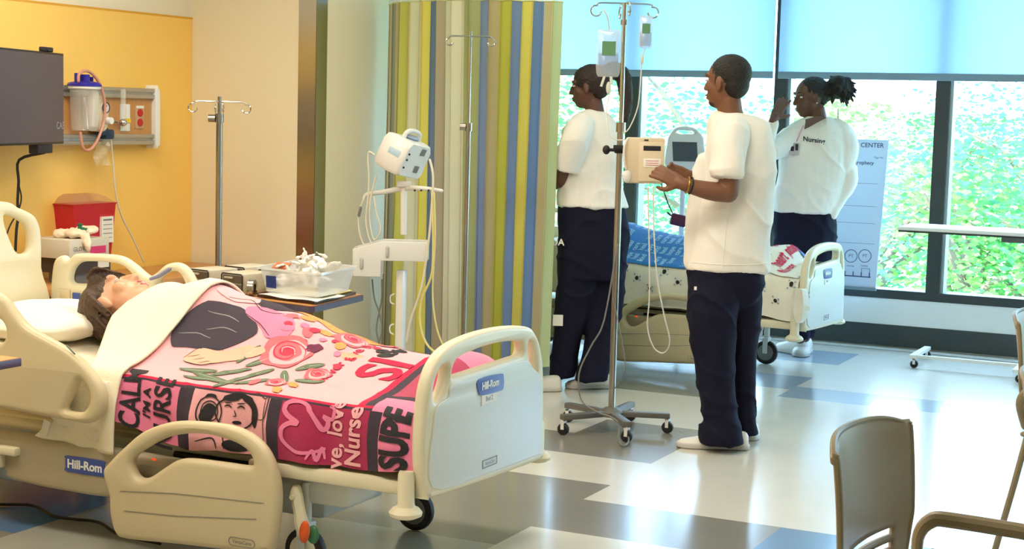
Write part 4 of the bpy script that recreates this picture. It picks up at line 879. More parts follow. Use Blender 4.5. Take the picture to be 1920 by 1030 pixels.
thing('throw_blanket', g, None, 'white throw with black and red lettering at the foot of the window bed', 'blanket', smooth=70)
g = G(); c = W(1500, 575, y=8.66)
g.loft(dens([[c + V((a * w_, d_, h)) for a, d_ in ((-1, 0), (-.5, -.03), (0, -.01), (.5, -.035), (1, 0), (.5, .03), (0, .02), (-.5, .03))] for h, w_ in ((.10, .035), (.05, .05), (0, .055), (-.05, .05), (-.09, .02))]))
thing('cloth_bundle', g, M_paw, 'bunched corner of printed sheet tied above the foot bumper of the window bed', 'cloth', smooth=80)

# ================================================================== wall equipment above the front bed
WX = XL + .013
rail = empty('headwall_unit', 'long aluminium and oak medical gas rail on the yellow wall', 'wall rail', (WX, 5.9, 1.29))
M_alu = mat('brushed_aluminium', (186, 186, 182), 0.35, metal=0.8)
obj('wood_panel', G().bb((WX, 4.2, 1.34), (WX + .05, 6.75, 1.535)), M_wood, rail)
g = G(); 
for z0 in (1.29, 1.53): g.bb((WX, 4.2, z0), (WX + .07, 6.755, z0 + .022), .004); g.bb((WX, 4.2, z0 + .022), (WX + .055, 6.755, z0 + .034)); g.bb((WX, 4.2, z0 + .034), (WX + .07, 6.755, z0 + .055), .004)
obj('aluminium_rail', g, M_alu, rail)
g = G(); o = [(6.74, 1.288), (6.765, 1.288), (6.775, 1.30), (6.775, 1.555), (6.765, 1.578), (6.74, 1.588)]; g.panel([o], lambda a, b_, t: V((WX + .04 + t, a, b_)), .08, .004, n=2); obj('end_cap', g, M_white, rail)
def plate(name, y, z, w, h, m, par=rail): return obj(name, G().box((WX + .053, y, z), (.008, w, h), .003), m, par)
M_yplate = mat('yellow_outlet_plate', (232, 200, 40), 0.4)
p = plate('gas_outlet', 6.325, 1.435, .062, .115, M_yplate); obj('outlet_knob', G().cyl((WX + .057, 6.325, 1.42), (WX + .09, 6.325, 1.42), .02), mat('green_knob', (40, 90, 50), 0.4), p)
p = plate('vacuum_outlet', 6.52, 1.43, .075, .14, M_white); obj('outlet_tab', G().box((WX + .06, 6.53, 1.415), (.006, .05, .022)), M_yplate, p)
p = plate('power_outlet', 6.635, 1.433, .07, .12, mat('taupe_outlet_plate', (196, 160, 120), 0.4))
for z in (1.456, 1.406): obj('red_socket', G().cyl((WX + .056, 6.635, z), (WX + .062, 6.635, z), .02), mat('red_socket', (190, 30, 30), 0.4), p)
obj('outlet_label', G().box((WX + .058, 6.635, 1.487), (.003, .06, .014)), M_paper, p)
M_clear = thin_glass('clear_plastic', (.95, .97, .97), .12, .1, .22); M_tubing = mat('pink_tubing', (232, 170, 150), 0.3, trans=0.3); M_ctube = mat('clear_tubing', (236, 232, 220), 0.25, trans=0.2)
fm = empty('flowmeter', 'clear vertical flowmeter plugged into the white wall outlet', 'flowmeter', (WX + .08, 6.46, 1.38))
obj('flow_tube', G().cyl((WX + .09, 6.462, 1.42), (WX + .09, 6.462, 1.575), .013), M_clear, fm); obj('flow_valve', G().ell((WX + .09, 6.462, 1.405), V((.02, 0, 0)), V((0, .022, 0)), V((0, 0, .02))).cyl((WX + .06, 6.462, 1.405), (WX + .09, 6.38, 1.41), .006), M_chrome, fm)
g = G(); g.box((WX + .09, 6.335, 1.345), (.05, .07, .05), .01); g.box((WX + .09, 6.30, 1.36), (.05, .05, .04), .01)
sr = empty('suction_regulator', 'cream suction regulator with round gauge on the wall rail', 'suction regulator', (WX + .08, 6.26, 1.33))
g2 = G().panel([[(6.215, 1.53), (6.255, 1.535), (6.285, 1.50), (6.295, 1.44), (6.285, 1.38), (6.26, 1.36), (6.225, 1.37), (6.215, 1.44)]], lambda a, b_, t: V((WX + .10 + t, a, b_)), .09, .015, n=3); obj('regulator_body', g2, M_bed, sr)
obj('regulator_base', g, mat('dark_blue_fitting', (30, 60, 96), 0.4), sr)
gd = obj('gauge_dial', G().cyl((WX + .145, 6.256, 1.48), (WX + .152, 6.256, 1.48), .029), M_paper, sr); obj('gauge_ring', G().tube([V((WX + .154, 6.256 + .026 * math.cos(t), 1.48 + .026 * math.sin(t))) for t in [2 * PI * k / 24 for k in range(25)]], .003, 6, caps=False), M_purple, gd); obj('gauge_needle', G().tube([(WX + .155, 6.25, 1.47), (WX + .155, 6.262, 1.492)], .0018, 5), M_ink, gd)
obj('regulator_knob', G().cyl((WX + .15, 6.268, 1.415), (WX + .18, 6.268, 1.415), .017), M_white, sr)
sc_ = empty('suction_canister', 'clear suction canister with blue lid hanging on the wall rail', 'suction canister', (WX + .12, 6.13, 1.36))
CX_, CY_ = WX + .13, 6.125
obj('canister_jar', G().lathe((CX_, CY_, 1.365), [(.0, 0), (.06, 0), (.064, .01), (.072, .20), (.074, .21)]), M_clear, sc_); obj('canister_rim', G().lathe((CX_, CY_, 1.568), [(.074, 0), (.08, .003), (.08, .014), (.074, .018)]), M_white, sc_)
ld = obj('canister_lid', G().lathe((CX_, CY_, 1.582), [(0, 0), (.084, 0), (.084, .008), (.078, .016), (.05, .024), (0, .028)]).cyl((CX_, CY_ - .055, 1.595), (CX_, CY_ - .055, 1.645), .012).cyl((CX_, CY_ + .05, 1.595), (CX_, CY_ + .05, 1.63), .01).cyl((CX_, CY_ + .0, 1.60), (CX_, CY_ + .0, 1.64), .026), mat('cobalt_blue_plastic', (36, 30, 160), 0.35), sc_, label='cobalt blue lid')
def ring2(y, z, r): pass
obj('inner_liner', G().lathe((CX_ + .03, CY_ + .03, 1.38), [(.0, 0), (.024, .005), (.028, .05), (.028, .16), (.02, .18), (0, .185)]), mat('milky_plastic', (226, 214, 196), 0.4), sc_)
pts = [W(*p_, x=WX + .16) for p_ in ((147, 152), (148, 140), (157, 133), (170, 136), (184, 152), (194, 178), (197, 205), (193, 235), (183, 262), (172, 278), (161, 282), (154, 272), (151, 250))]
thing('suction_tubing', G().tube(pts, .0075, 10, 5), M_tubing, 'looped pink-tinted suction tube hanging in front of the canister', 'tubing', smooth=80)
g = G(); a, c = W(179, 266, x=WX + .08), W(206, 310, x=WX + .08); g.loft([[V((WX + .075 + .012 * math.sin(j * 1.3 + i), a.y + (c.y - a.y) * i / 6, a.z + (c.z - a.z) * j / 6)) for i in range(7)] for j in range(7)], closed=False, cap=False)
thing('plastic_bag', g, thin_glass('bag_film', (.97, .95, .9), .1, .2, .35, (240, 225, 190)), 'translucent plastic bag hanging under the regulator on the yellow wall', 'plastic bag', smooth=80)
pts = [W(*p_, x=WX + .10) for p_ in ((208, 262), (211, 290), (214, 330), (218, 370), (230, 410), (248, 445), (262, 475), (270, 492))]
thing('oxygen_tubing', G().tube(pts, .0042, 8, 4), M_ctube, 'thin clear tube trailing down the yellow wall to the cabinet', 'tubing', smooth=80)

# wall monitor
tv = empty('wall_monitor', 'dark wall-mounted patient monitor screen above the bed head', 'monitor', (-5.28, 5.6, 1.32))
e = W(113, 180, x=-5.25); dr = V((-math.sin(math.radians(19)), math.cos(math.radians(19)), 0)); nr = V((dr.y, -dr.x, 0))
def tvp(a, b_, t): return V((e.x, e.y, 0)) - dr * (.52 - a) + V((0, 0, 1.305 + b_)) + nr * t
g = G(); g.panel([[(-.2, 0), (.52, 0), (.52, .425), (-.2, .425)]], tvp, .035, .004, smooth=False)
obj('monitor_case', g, mat('black_plastic', (30, 26, 30), 0.4), tv)
sc2 = obj('screen', G().add([tvp(-.192, .01, .0185), tvp(.512, .01, .0185), tvp(.512, .415, .0185), tvp(-.192, .415, .0185)], [(0, 1, 2, 3)]) and None or (lambda g_: (g_.add([tvp(-.192, .01, .0185), tvp(.512, .01, .0185), tvp(.512, .415, .0185), tvp(-.192, .415, .0185)], [(0, 1, 2, 3)]), g_)[1])(G()), mat('dark_screen', (70, 66, 82), 0.25), tv)
obj('screen_lettering', G().text('CAE', .048, lambda a, b_, t: tvp(.475 + a, .085 + b_, .0195 + t), .0003), mat('grey_lettering', (150, 148, 160), 0.4), sc2)
g = G(); g.box(tvp(.32, -.02, -.01), (.05, .16, .045), .006, Matrix.Rotation(math.radians(19), 3, 'Z')); obj('mount_bracket', g, M_ink, tv)
g = G(); g.cyl(tvp(.26, .2, -.02), V((WX, 5.62, 1.5)), .03); obj('wall_arm', g, M_ink, tv)
g = G(); g.box(tvp(.36, .437, .0), (.03, .10, .022), .005, Matrix.Rotation(math.radians(19), 3, 'Z')).cyl(tvp(.34, .437, .01), tvp(.34, .437, .022), .008)
thing('webcam', g, M_ink, 'small black webcam clipped on top of the wall monitor', 'webcam')
pts = [tvp(.36, -.04, -.01)] + [W(*p_, x=-5.32) for p_ in ((36, 300), (35, 340), (33, 380), (35, 402), (31, 430), (29, 470))]
thing('monitor_cable', G().tube(pts, .007, 8, 4), M_black, 'black cable hanging straight down from the wall monitor', 'cable', smooth=80)
pts = [W(*p_, x=-5.34) for p_ in ((36, 350), (40, 372), (34, 396), (18, 425), (10, 450))]
thing('signal_cable', G().tube(pts, .0035, 8, 4), M_black, 'thin black cable branching left behind the headboard', 'cable', smooth=80)

# sharps container
sx = empty('sharps_container', 'red sharps container with clear lid and white label on the yellow wall', 'sharps container', (WX + .07, 6.3, .69))
a, b_ = W(138, 385, x=-5.36), W(217, 382, x=-5.36); c, d = W(148, 478, x=-5.36), W(212, 478, x=-5.36)
def frus(z, ya, yb, xa, xb): return [V((xa, ya, z)), V((xb, ya, z)), V((xb, yb, z)), V((xa, yb, z))]
g = G().loft([frus(.69, c.y, d.y, WX, -5.38), frus(.72, c.y, d.y, WX, -5.375), frus(.99, a.y, b_.y, WX, -5.36), frus(1.0, a.y - .01, b_.y + .01, WX, -5.355)])
mb = obj('container_body', g, mat('red_plastic', (206, 34, 52), 0.35), sx)
e1 = W(126, 372, x=-5.40); g = G().loft([frus(1.0, a.y, b_.y, WX, -5.36), frus(1.03, a.y + .03, b_.y - .04, WX, -5.39), frus(1.045, a.y + .07, b_.y - .08, WX, -5.41)]); obj('container_lid', g, thin_glass('smoky_lid', (.95, .9, .85), .1, .2, .15, (240, 200, 160)), sx)
l1, l2 = W(190, 407, x=-5.355), W(212, 454, x=-5.355); g = G().bb((-5.366, l1.y, l2.z), (-5.352, l2.y, l1.z)); lb = obj('container_label', g, M_paper, mb)
g = G()
for k in range(5): z = l1.z - .02 - k * .022; g.bb((-5.3518, l1.y + .01, z), (-5.351, l2.y - .012, z + (.008 if k == 0 else .003)))
obj('label_print', g, M_grey, lb)

# cabinet with boxes
cab = empty('bedside_cabinet', 'oak bedside cabinet against the yellow wall behind the bed head', 'cabinet', (-5.2, 6.4, 0))
obj('cabinet_top', G().bb((-5.47, 5.62, .60), (-4.99, 7.10, .635), .004), M_wood, cab)
cb = obj('cabinet_body', G().bb((-5.46, 5.65, .06), (-5.02, 7.08, .60)), M_dwood, cab)
for y0 in (5.67, 6.14, 6.61):
    d_ = obj('drawer', G().bb((-5.02, y0, .42), (-5.0, y0 + .45, .585), .003), M_wood, cab); obj('handle', G().tube([(-4.985, y0 + .16, .5), (-4.975, y0 + .17, .5), (-4.975, y0 + .28, .5), (-4.985, y0 + .29, .5)], .005), M_chrome, d_)
    d_ = obj('door', G().bb((-5.02, y0, .08), (-5.0, y0 + .45, .41), .003), M_wood, cab); obj('handle', G().tube([(-4.985, y0 + .40, .28), (-4.975, y0 + .40, .29), (-4.975, y0 + .40, .36), (-4.985, y0 + .40, .37)], .005), M_chrome, d_)
def carton(name, x, y, z, sx_, sy, sz, m, label, lab=None, rz=0):
    r = empty(name, label, 'box', (x, y, z), rz); obj('carton', G().box((0, 0, sz / 2), (sx_, sy, sz), .002), m, r, local=True)
    if lab: 
        l_ = obj('pink_label', G().box((sx_ * .0 + .0, -sy / 2 - .001, sz * .42), (sx_ * .6, .002, sz * .45)), lab, r, local=True)
    return r
bxM = mat('dark_carton', (70, 62, 60), 0.6)
for x_, y_, z_, sx_, sy_, sz_, m_, lb_ in ((-5.26, 5.98, .636, .17, .25, .05, M_grey, 'grey flat box at the bottom of the stack beside the sharps container'), (-5.26, 5.94, .687, .22, .27, .075, bxM, 'dark box in the middle of the stack beside the sharps container')):
    r = empty('supply_box', lb_, 'box', (x_, y_, z_), 0, 'stacked supply boxes'); obj('carton', G().box((0, 0, sz_ / 2), (sx_, sy_, sz_), .002), m_, r, local=True); obj('paper_label', G().box((sx_ / 2 + .001, sy_ * .3, sz_ / 2), (.002, .08, sz_ * .5)), M_paper, r, local=True)
gb = empty('glove_box', 'white glove box with pink label on top of the stack', 'box', (-5.25, 5.90, .763), 0, 'stacked supply boxes')
obj('carton', G().box((0, 0, .045), (.24, .28, .09), .002), mat('glove_carton', (214, 206, 190), 0.6), gb, local=True)
obj('pink_label', G().box((.121, .06, .035), (.002, .11, .035)), mat('hot_pink_label', (214, 50, 110), 0.5), gb, local=True); obj('box_print', G().text('GLOVES', .03, lambda a, b_, t: V((.1215, -.06 + a, .045 + b_)), .0003), M_grey, gb, local=True)
g = G(); rn = random.Random(4); c = V((-5.23, 5.93, .875))
for k in range(9): d_ = V((rn.uniform(-.05, .05), rn.uniform(-.09, .07), rn.uniform(-.01, .02))); g.ell(c + d_, V((.04, .01, .0)), V((-.01, .035, .01)), V((0, 0, .016)))
g.tube([c + V((.05, -.03, 0)), c + V((.09, -.05, -.01)), c + V((.125, -.07, -.05)), c + V((.127, -.075, -.08))], [.02, .022, .018, .006], smooth=3)
thing('rubber_gloves', remesh(g, .006, 2, lambda p: .006 * noise.noise(p * 50)), mat('cream_latex', (244, 224, 200), 0.5), 'crumpled cream latex gloves pulled out of the glove box', 'gloves', smooth=80)
g = G(); c = W(150, 428, x=-5.2); g.lathe(c - V((0, 0, .025)), [(.0, 0), (.035, 0), (.03, .012), (.012, .02), (.01, .035), (.014, .045), (0, .05)]); g.tube([c, c + V((.02, .06, -.015))], .008)
thing('green_adapter', g, mat('dark_green_plastic', (30, 110, 80), 0.4), 'small green plastic adapter lying on the glove box', 'adapter')

# ================================================================== stands
def iv_top(g, c, z, rad=.12, n=4, a0=.3, hook=.035):
    for k in range(n):
        a = a0 + 2 * PI * k / n; d = V((math.cos(a), math.sin(a), 0)); p = V((c[0], c[1], z))
        L = [p, p + d * (rad - .03), p + d * rad + V((0, 0, -.005))]
        for j in range(9): t = -PI / 2 * .2 + PI * 1.55 * j / 8; L.append(p + d * (rad + hook * .5 * math.sin(t) + .005) + V((0, 0, -hook * .5 - hook * .5 * (1 - math.cos(t)) + .012)))
        g.tube(L, .0035, 8, 2)
def castor(par, x, y, r=.028, m=M_black):
    w_ = obj('caster', G().lathe((x, y - .011, r), [(.0, 0), (r * .8, 0), (r, .004), (r, .018), (r * .8, .022), (0, .022)], (0, 1, 0), 24), m, par)
    g = G(); g.bb((x - .008, y - .016, r), (x + .008, y - .013, r * 2 + .01)); g.bb((x - .008, y + .013, r), (x + .008, y + .016, r * 2 + .01)); g.bb((x - .01, y - .016, r * 2 + .004), (x + .01, y + .016, r * 2 + .012)); g.cyl((x, y, r), (x, y, r * 2 + .03), .006); obj('caster_fork', g, M_wmetal, w_)
def star(par, c, rad, z, n, a0, m, w_=.022, hub=.05):
    g = G().lathe((c[0], c[1], z - .012), [(0, 0), (hub, 0), (hub, .02), (hub * .5, .04), (0, .045)]); obj('base_hub', g, m, par)
    for k in range(n):
        a = a0 + 2 * PI * k / n; d = V((math.cos(a), math.sin(a), 0)); M_ = Matrix.Rotation(a, 3, 'Z')
        lg = obj('base_leg', G().box(V((c[0], c[1], z)) + d * rad / 2, (rad + .02, w_ * 1.6, w_), .004, M_), m, par); castor(par, c[0] + d.x * rad, c[1] + d.y * rad)
# tall pole in the middle of the room
C0 = (-2.836, 6.95); iv = empty('iv_pole', 'tall chrome drip stand with infusion pump and star base in mid room', 'iv pole', (*C0, 0))
star(iv, C0, .27, .085, 5, .35, mat('grey_painted_steel', (112, 110, 104), 0.4, metal=0.3), .026, .06)
obj('lower_pole', G().cyl((*C0, .09), (*C0, 1.46), .0165), M_steel, iv); obj('upper_pole', G().cyl((*C0, 1.4), (*C0, 2.03), .0105), M_chrome, iv)
g = G(); iv_top(g, C0, 2.03, .13, 4, .55, .05); obj('hook_arm', g, M_chrome, iv); obj('pole_collar', G().cyl((*C0, 1.43), (*C0, 1.475), .023), M_steel, iv); obj('upper_collar', G().cyl((*C0, 1.93), (*C0, 1.955), .017), M_steel, iv)
# infusion pump
pz = empty('infusion_pump', 'beige infusion pump clamped to the tall drip stand', 'infusion pump', (-2.70, 6.93, 1.19))
aR = math.atan2(HR.y, HR.x); MR = Matrix.Rotation(aR, 3, 'Z'); a, b_ = W(1170, 258, y=6.88), W(1243, 346, y=6.88); pc = W(1209, 301, y=6.90)
def pf(u, w_, t): return pc + HR * u + up * w_ - HF * t       # pump face frame
obj('pump_case', G().box(pc, (.178, .09, .212), .012, MR), mat('beige_pump_plastic', (218, 200, 168), 0.45), pz)
fp = obj('front_panel', G().box(pf(.025, -.005, .046), (.115, .006, .18), .004, MR), mat('light_beige_panel', (228, 212, 182), 0.4), pz)
obj('display_slot', G().box(pf(.028, .058, .050), (.08, .003, .022), .001, MR), M_ink, fp); obj('instruction_label', G().box(pf(.03, -.01, .050), (.08, .002, .04), .001, MR), M_paper, fp)
g = G()
for k in range(3): g.box(pf(.03, -.00 - k * .01, .0515), (.06, .001, .002), 0, MR)
obj('label_print', g, M_red, fp); obj('vent_mark', G().box(pf(-.0, .095, .047), (.02, .003, .006), .001, MR), M_ink, fp)
g = G(); 
for u in (-.085, -.078): pass
cl = G().box(V((*C0, 1.345)) - HF * .0, (.055, .05, .03), .006, MR); cl.cyl(V((*C0, 1.345)), V((*C0, 1.345)) - HR * .06, .008); cl.ell(V((*C0, 1.345)) - HR * .065, HR * .018, HF * .022, up * .022); cl.box((V((*C0, 1.345)) + pf(-.09, .07, 0)) / 2, (.09, .03, .022), .004, MR)
obj('pole_clamp', cl, M_black, pz); cl = G().tube([pf(-.085, .10, .04), pf(-.10, .07, .05), pf(-.10, .0, .05), pf(-.09, -.04, .05)], .006, 8, 4); cl.ell(pf(-.085, -.075, .045), HR * .022, HF * .015, up * .03); obj('tube_holder', cl, M_wmetal, pz)
# bags
M_bag = thin_glass('bag_vinyl', (.92, .97, .98), .12, .15, .25); M_fluid = thin_glass('bag_fluid', (.62, .78, .9), .1, .05, .25, (150, 180, 215))
def ivbag(name, label, c, w_, h, ports=True, lblcol=None):
    r = empty(name, label, 'drip bag', (c.x, c.y, c.z - h / 2), group='drip bags on the tall stand')
    def ringz(z, ww, dd): return [c + HR * ww * math.cos(t) + HF * dd * math.sin(t) + up * z for t in [2 * PI * k / 20 for k in range(20)]]
    obj('bag_film', G().loft(dens([ringz(h / 2, w_ * .42, .003), ringz(h * .42, w_ * .48, .008), ringz(h * .1, w_ * .5, .014), ringz(-h * .3, w_ * .5, .02), ringz(-h * .45, w_ * .46, .014), ringz(-h / 2, w_ * .4, .004)], 2)), M_bag, r)
    obj('bag_fluid', G().loft(dens([ringz(h * .0, w_ * .40, .008), ringz(-h * .3, w_ * .42, .015), ringz(-h * .43, w_ * .38, .01)], 2)), M_fluid, r)
    lb = obj('bag_label', G().box(c - HF * .018 + up * h * .1, (w_ * .55, .001, h * .3), 0, MR), lblcol or mat('green_bag_label', (96, 150, 110), 0.6), r)
    if ports:
        g = G(); g.cyl(c - up * h * .48 - HR * .015, c - up * (h * .48 + .05) - HR * .03, .006); g.cyl(c - up * h * .48 + HR * .015, c - up * (h * .48 + .04) + HR * .018, .007); obj('bag_port', g, M_wmetal, r)
    return r
kb = W(1141, 100, y=6.92); ivbag('drip_bag', 'large clear drip bag with blue fluid hanging left of the tall pole', kb, .115, .22)
g = G().tube([kb + up * .11, kb + up * .17 - HR * .01, V((*C0, 2.0)) - HR * .10 + up * .0], .003, 6); 
kb2 = W(1211, 60, y=6.92); ivbag('drip_bag', 'small clear drip bag hanging right of the tall pole', kb2, .065, .15, False)
thing('drip_bag_hanger', g, M_ctube, 'thin white strap holding the large drip bag', 'strap')
pts = [kb - up * .155 + HR * .015, W(1140, 190, y=6.92), W(1137, 215, y=6.90), W(1142, 250, y=6.88), W(1155, 262, y=6.88), W(1172, 262, y=6.88)]
thing('drip_line', G().tube(pts, .003, 8, 4).ell(W(1141, 165, y=6.92), HR * .012, HF * .012, up * .03), M_ctube, 'clear drip line with chamber from the large bag to the pump', 'tubing', smooth=80)
pts = [kb2 - up * .075, W(1204, 110, y=6.92), W(1201, 150, y=6.92), W(1196, 200, y=6.9), W(1180, 240, y=6.88), W(1168, 250, y=6.88)]
thing('drip_line', G().tube(pts, .003, 8, 4).ell(W(1204, 112, y=6.92), HR * .008, HF * .008, up * .02), M_ctube, 'clear drip line curving down from the small bag', 'tubing', smooth=80)
pts = [W(1225, 352, y=6.86), W(1226, 430, y=6.86), W(1232, 520, y=6.86), W(1245, 590, y=6.86), W(1256, 640, y=6.86), W(1245, 662, y=6.86), W(1226, 652, y=6.86), W(1214, 612, y=6.86), W(1218, 540, y=6.86), W(1215, 352, y=6.86)]
thing('drip_line', G().tube(pts, .0035, 8, 5), M_ctube, 'long clear line hanging in a loop below the pump', 'tubing', smooth=80)
M_cord = mat('grey_power_cord', (120, 122, 116), 0.5)
pts = [V((*C0, .9)) - HF * .02, W(1133, 600, y=6.9), W(1108, 650, y=6.88), W(1086, 700, y=6.85), W(1090, 750, y=6.85), W(1118, 772, y=6.82), W(1150, 785, y=6.8), W(1175, 810, y=6.75), W(1178, 835, y=6.7), W(1168, 852, y=6.6), W(1160, 835, y=6.7), W(1160, 800, y=6.8)]
pts = [V((p.x, p.y, max(p.z, .012))) for p in pts]
thing('cord', G().tube(pts, .0042, 8, 5), M_cord, 'grey power cord looped around the base of the tall drip stand', 'cord', smooth=80)
pts = [W(1150, 560, y=6.93), W(1166, 640, y=6.93), W(1172, 690, y=6.93), W(1160, 720, y=6.93), W(1150, 730, y=6.93)]
thing('pump_cord', G().tube(pts, .003, 8, 5), M_cord, 'thin grey cord bowing right of the tall pole near its base', 'cord', smooth=80)

# pole beside the cabinet
C1 = (-4.893, 6.60); iv1 = empty('iv_pole', 'short steel drip stand before the beige wall next to the yellow wall', 'iv pole', (*C1, 0))
obj('lower_pole', G().cyl((*C1, .07), (*C1, 1.46), .0165), M_steel, iv1); obj('upper_pole', G().cyl((*C1, 1.4), (*C1, 1.55), .0095), M_steel, iv1)
g = G(); iv_top(g, C1, 1.525, .13, 4, .5, .045); obj('hook_arm', g, M_chrome, iv1); obj('pole_knob', G().cyl(V((*C1, 1.44)) - HR * .02, V((*C1, 1.44)) - HR * .055, .02).cyl((*C1, 1.42), (*C1, 1.465), .022), M_steel, iv1); star(iv1, C1, .20, .075, 4, .78, M_grey)
# pole before the curtain
C2 = (-3.735, 7.12); iv2 = empty('iv_pole', 'slim chrome drip stand in front of the striped curtain', 'iv pole', (*C2, 0))
obj('lower_pole', G().cyl((*C2, .07), (*C2, 1.44), .0125), M_steel, iv2); obj('upper_pole', G().cyl((*C2, 1.4), (*C2, 1.91), .0065), M_chrome, iv2)
g = G()
for s_ in (-1, 1):
    p = V((*C2, 1.885)); L = [p, p + HR * s_ * .09, p + HR * s_ * .105 - up * .005] + [p + HR * s_ * (.105 + .018 * math.sin(t)) + up * (-.02 - .018 * (1 - math.cos(t)) + .01) for t in (.5, 1.2, 2.0, 2.8, 3.6, 4.4)]; g.tube(L, .0045, 8, 3)
obj('hook_arm', g, M_chrome, iv2); obj('pole_knob', G().cyl((*C2, 1.41), (*C2, 1.45), .019).cyl(V((*C2, 1.43)) - HR * .015, V((*C2, 1.43)) - HR * .045, .017), M_steel, iv2); star(iv2, C2, .20, .075, 4, .3, M_grey)
# vital signs monitor on rolling stand
vm = empty('vital_signs_monitor', 'white vital signs monitor on a rolling stand before the striped curtain', 'vital signs monitor', (-3.9, 6.75, 0))
vp = lambda px, y, d=0: W(px, y, y=6.75) + HF * d
o = [(706, 318), (700, 300), (718, 258), (728, 243), (746, 236), (764, 240), (812, 268), (814, 276), (801, 340), (794, 345), (712, 326)]
M_tilt = Matrix.Rotation(aR + .5, 3, 'Z') @ Matrix.Rotation(.33, 3, 'Y') @ Matrix.Rotation(.1, 3, 'X'); mc = vp(757, 292)
MT = Matrix.Rotation(aR, 3, 'Z') @ Matrix.Rotation(math.radians(16), 3, 'Y') @ Matrix.Rotation(math.radians(62), 3, 'Z') @ Matrix.Rotation(math.radians(8), 3, 'X')
mp_ = lambda a, b_, c_: mc + MT @ V((a, b_, c_))
g = G(); rr = []
for yy, k_ in ((-.075, .90), (-.06, .97), (.0, 1.0), (.06, .96), (.085, .86)):
    rr.append([mp_(x_ * k_, yy, z_ * k_) for x_, z_ in ((-.10, -.09), (.10, -.09), (.115, -.07), (.115, .06), (.09, .09), (-.09, .09), (-.115, .06), (-.115, -.07))])
g.loft(dens(rr, 2)); vb = obj('monitor_case', g, M_wmetal, vm, smooth=40)
hd = obj('carry_handle', G().tube([mp_(-.07, .0, .08), mp_(-.065, .0, .115), mp_(-.03, .0, .13), mp_(.03, .0, .13), mp_(.065, .0, .115), mp_(.07, .0, .08)], .011, 10, 4), M_wmetal, vb); obj('handle_recess', G().ell(mp_(0, 0, .098), MT @ V((.055, 0, 0)), MT @ V((0, .03, 0)), MT @ V((0, 0, .012))), mat('blue_grey_recess', (150, 164, 190), 0.5), vb)
obj('side_pocket', G().box(mp_(-.112, -.01, .01), (.008, .07, .035), .004, MT), mat('pale_blue_pocket', (176, 206, 226), 0.4), vb)
g = G()
for z_ in (.04, -.05): 
    obj('vent_slots', G().box(mp_(.03, -.0785, z_ + .014), (.036, .003, .034), 0, MT), M_grey, vb)
g = G()
for z_ in (.03, .0, -.04): g.cyl(mp_(-.085, -.072, z_), mp_(-.085, -.08, z_), .005)
obj('screw', g, M_ink, vb)
obj('column', G().cyl(vp(757, 350), vp(757, 440), .016).box(vp(758, 345), (.07, .05, .03), .006, MR).bb((vp(753, 520).x - .02, 6.73, .1), (vp(753, 520).x + .02, 6.77, .72), .004), M_wmetal, vm)
g = G(); g.tube([vp(682, 372), vp(690, 364), vp(720, 360), vp(760, 353), vp(800, 354), vp(828, 358)], [.008, .011, .013, .014, .011, .009], 10, 4); ta = obj('cable_rail', g, M_wmetal, vm)
g = G(); 
for x_ in (778, 790, 804): g.cyl(vp(x_, 357, -.012), vp(x_, 357, -.018), .005)
obj('rail_screw', g, M_ink, ta)
g = G(); z0, z1 = vp(720, 522).z, vp(720, 455).z
g.panel([[(-.235, -.10), (-.10, -.10), (-.10, -.02), (.125, -.02), (.125, .075), (-.10, .075), (-.235, .035)]], lambda a, b_, t: vp(755, 480) + HR * a + up * b_ + HF * (t - .07), .012, .004, smooth=False)
g.panel([[(-.235, -.10), (-.10, -.10), (-.10, -.02), (.125, -.02), (.125, .075), (-.10, .075), (-.235, .035)]], lambda a, b_, t: vp(755, 480) + HR * a + up * b_ + HF * (t + .09), .012, .004, smooth=False)
g.box(vp(755, 480) - HR * .235 + HF * .01 - up * .03, (.01, .16, .13), .003, MR).box(vp(755, 480) + HR * .12 + HF * .01 + up * .03, (.01, .16, .095), .003, MR).box(vp(755, 480) - HR * .168 + HF * .01 - up * .095, (.13, .16, .01), .003, MR).box(vp(755, 480) + HR * .01 + HF * .01 - up * .015, (.23, .16, .01), .003, MR)
bk = obj('storage_basket', g, M_wmetal, vm)
for x_, z_ in ((-.195, -.035), (-.07, .025)):
    obj('basket_slot', G().tube([vp(755, 480) + HR * x_ + up * (z_ - .02) - HF * .077, vp(755, 480) + HR * x_ + up * (z_ + .02) - HF * .077], .009, 10), mat('slot_grey', (190, 190, 186), 0.5), bk)
obj('cable_hook', G().tube([(vp(748, 600).x - .02, 6.73, .60), (vp(748, 600).x - .035, 6.725, .59), (vp(748, 600).x - .035, 6.725, .56), (vp(748, 600).x - .02, 6.73, .55)], .004, 8, 3), M_wmetal, vm)
obj('cable_hook', G().tube([(vp(748, 600).x - .02, 6.73, .45), (vp(748, 600).x - .035, 6.725, .44), (vp(748, 600).x - .035, 6.725, .41), (vp(748, 600).x - .02, 6.73, .40)], .004, 8, 3), M_wmetal, vm)
star(vm, (vp(753, 500).x, 6.75), .22, .075, 5, .2, M_wmetal, .022, .05)
def cable(label, pix, r=.0045, m=None, y=6.72, name='sensor_cable'):
    return thing(name, G().tube([W(a, b_, y=y) for a, b_ in pix], r, 8, 5), m or mat('cream_cable', (226, 218, 196), 0.5), label, 'cable', 'cables of the vital signs monitor', smooth=80)
cable('white cable looping left of the vital signs monitor', [(702, 290), (692, 285), (690, 300), (692, 330), (690, 370), (686, 410), (690, 440), (700, 470), (698, 500)])
cable('white cable with grey plug hanging from the left end of the cable rail', [(683, 372), (676, 388), (672, 400), (673, 430), (680, 455), (690, 463)])
cable('coiled white cable inside the left side of the stand', [(706, 330), (700, 350), (694, 380), (694, 420), (702, 450), (714, 430), (706, 400), (702, 370)])
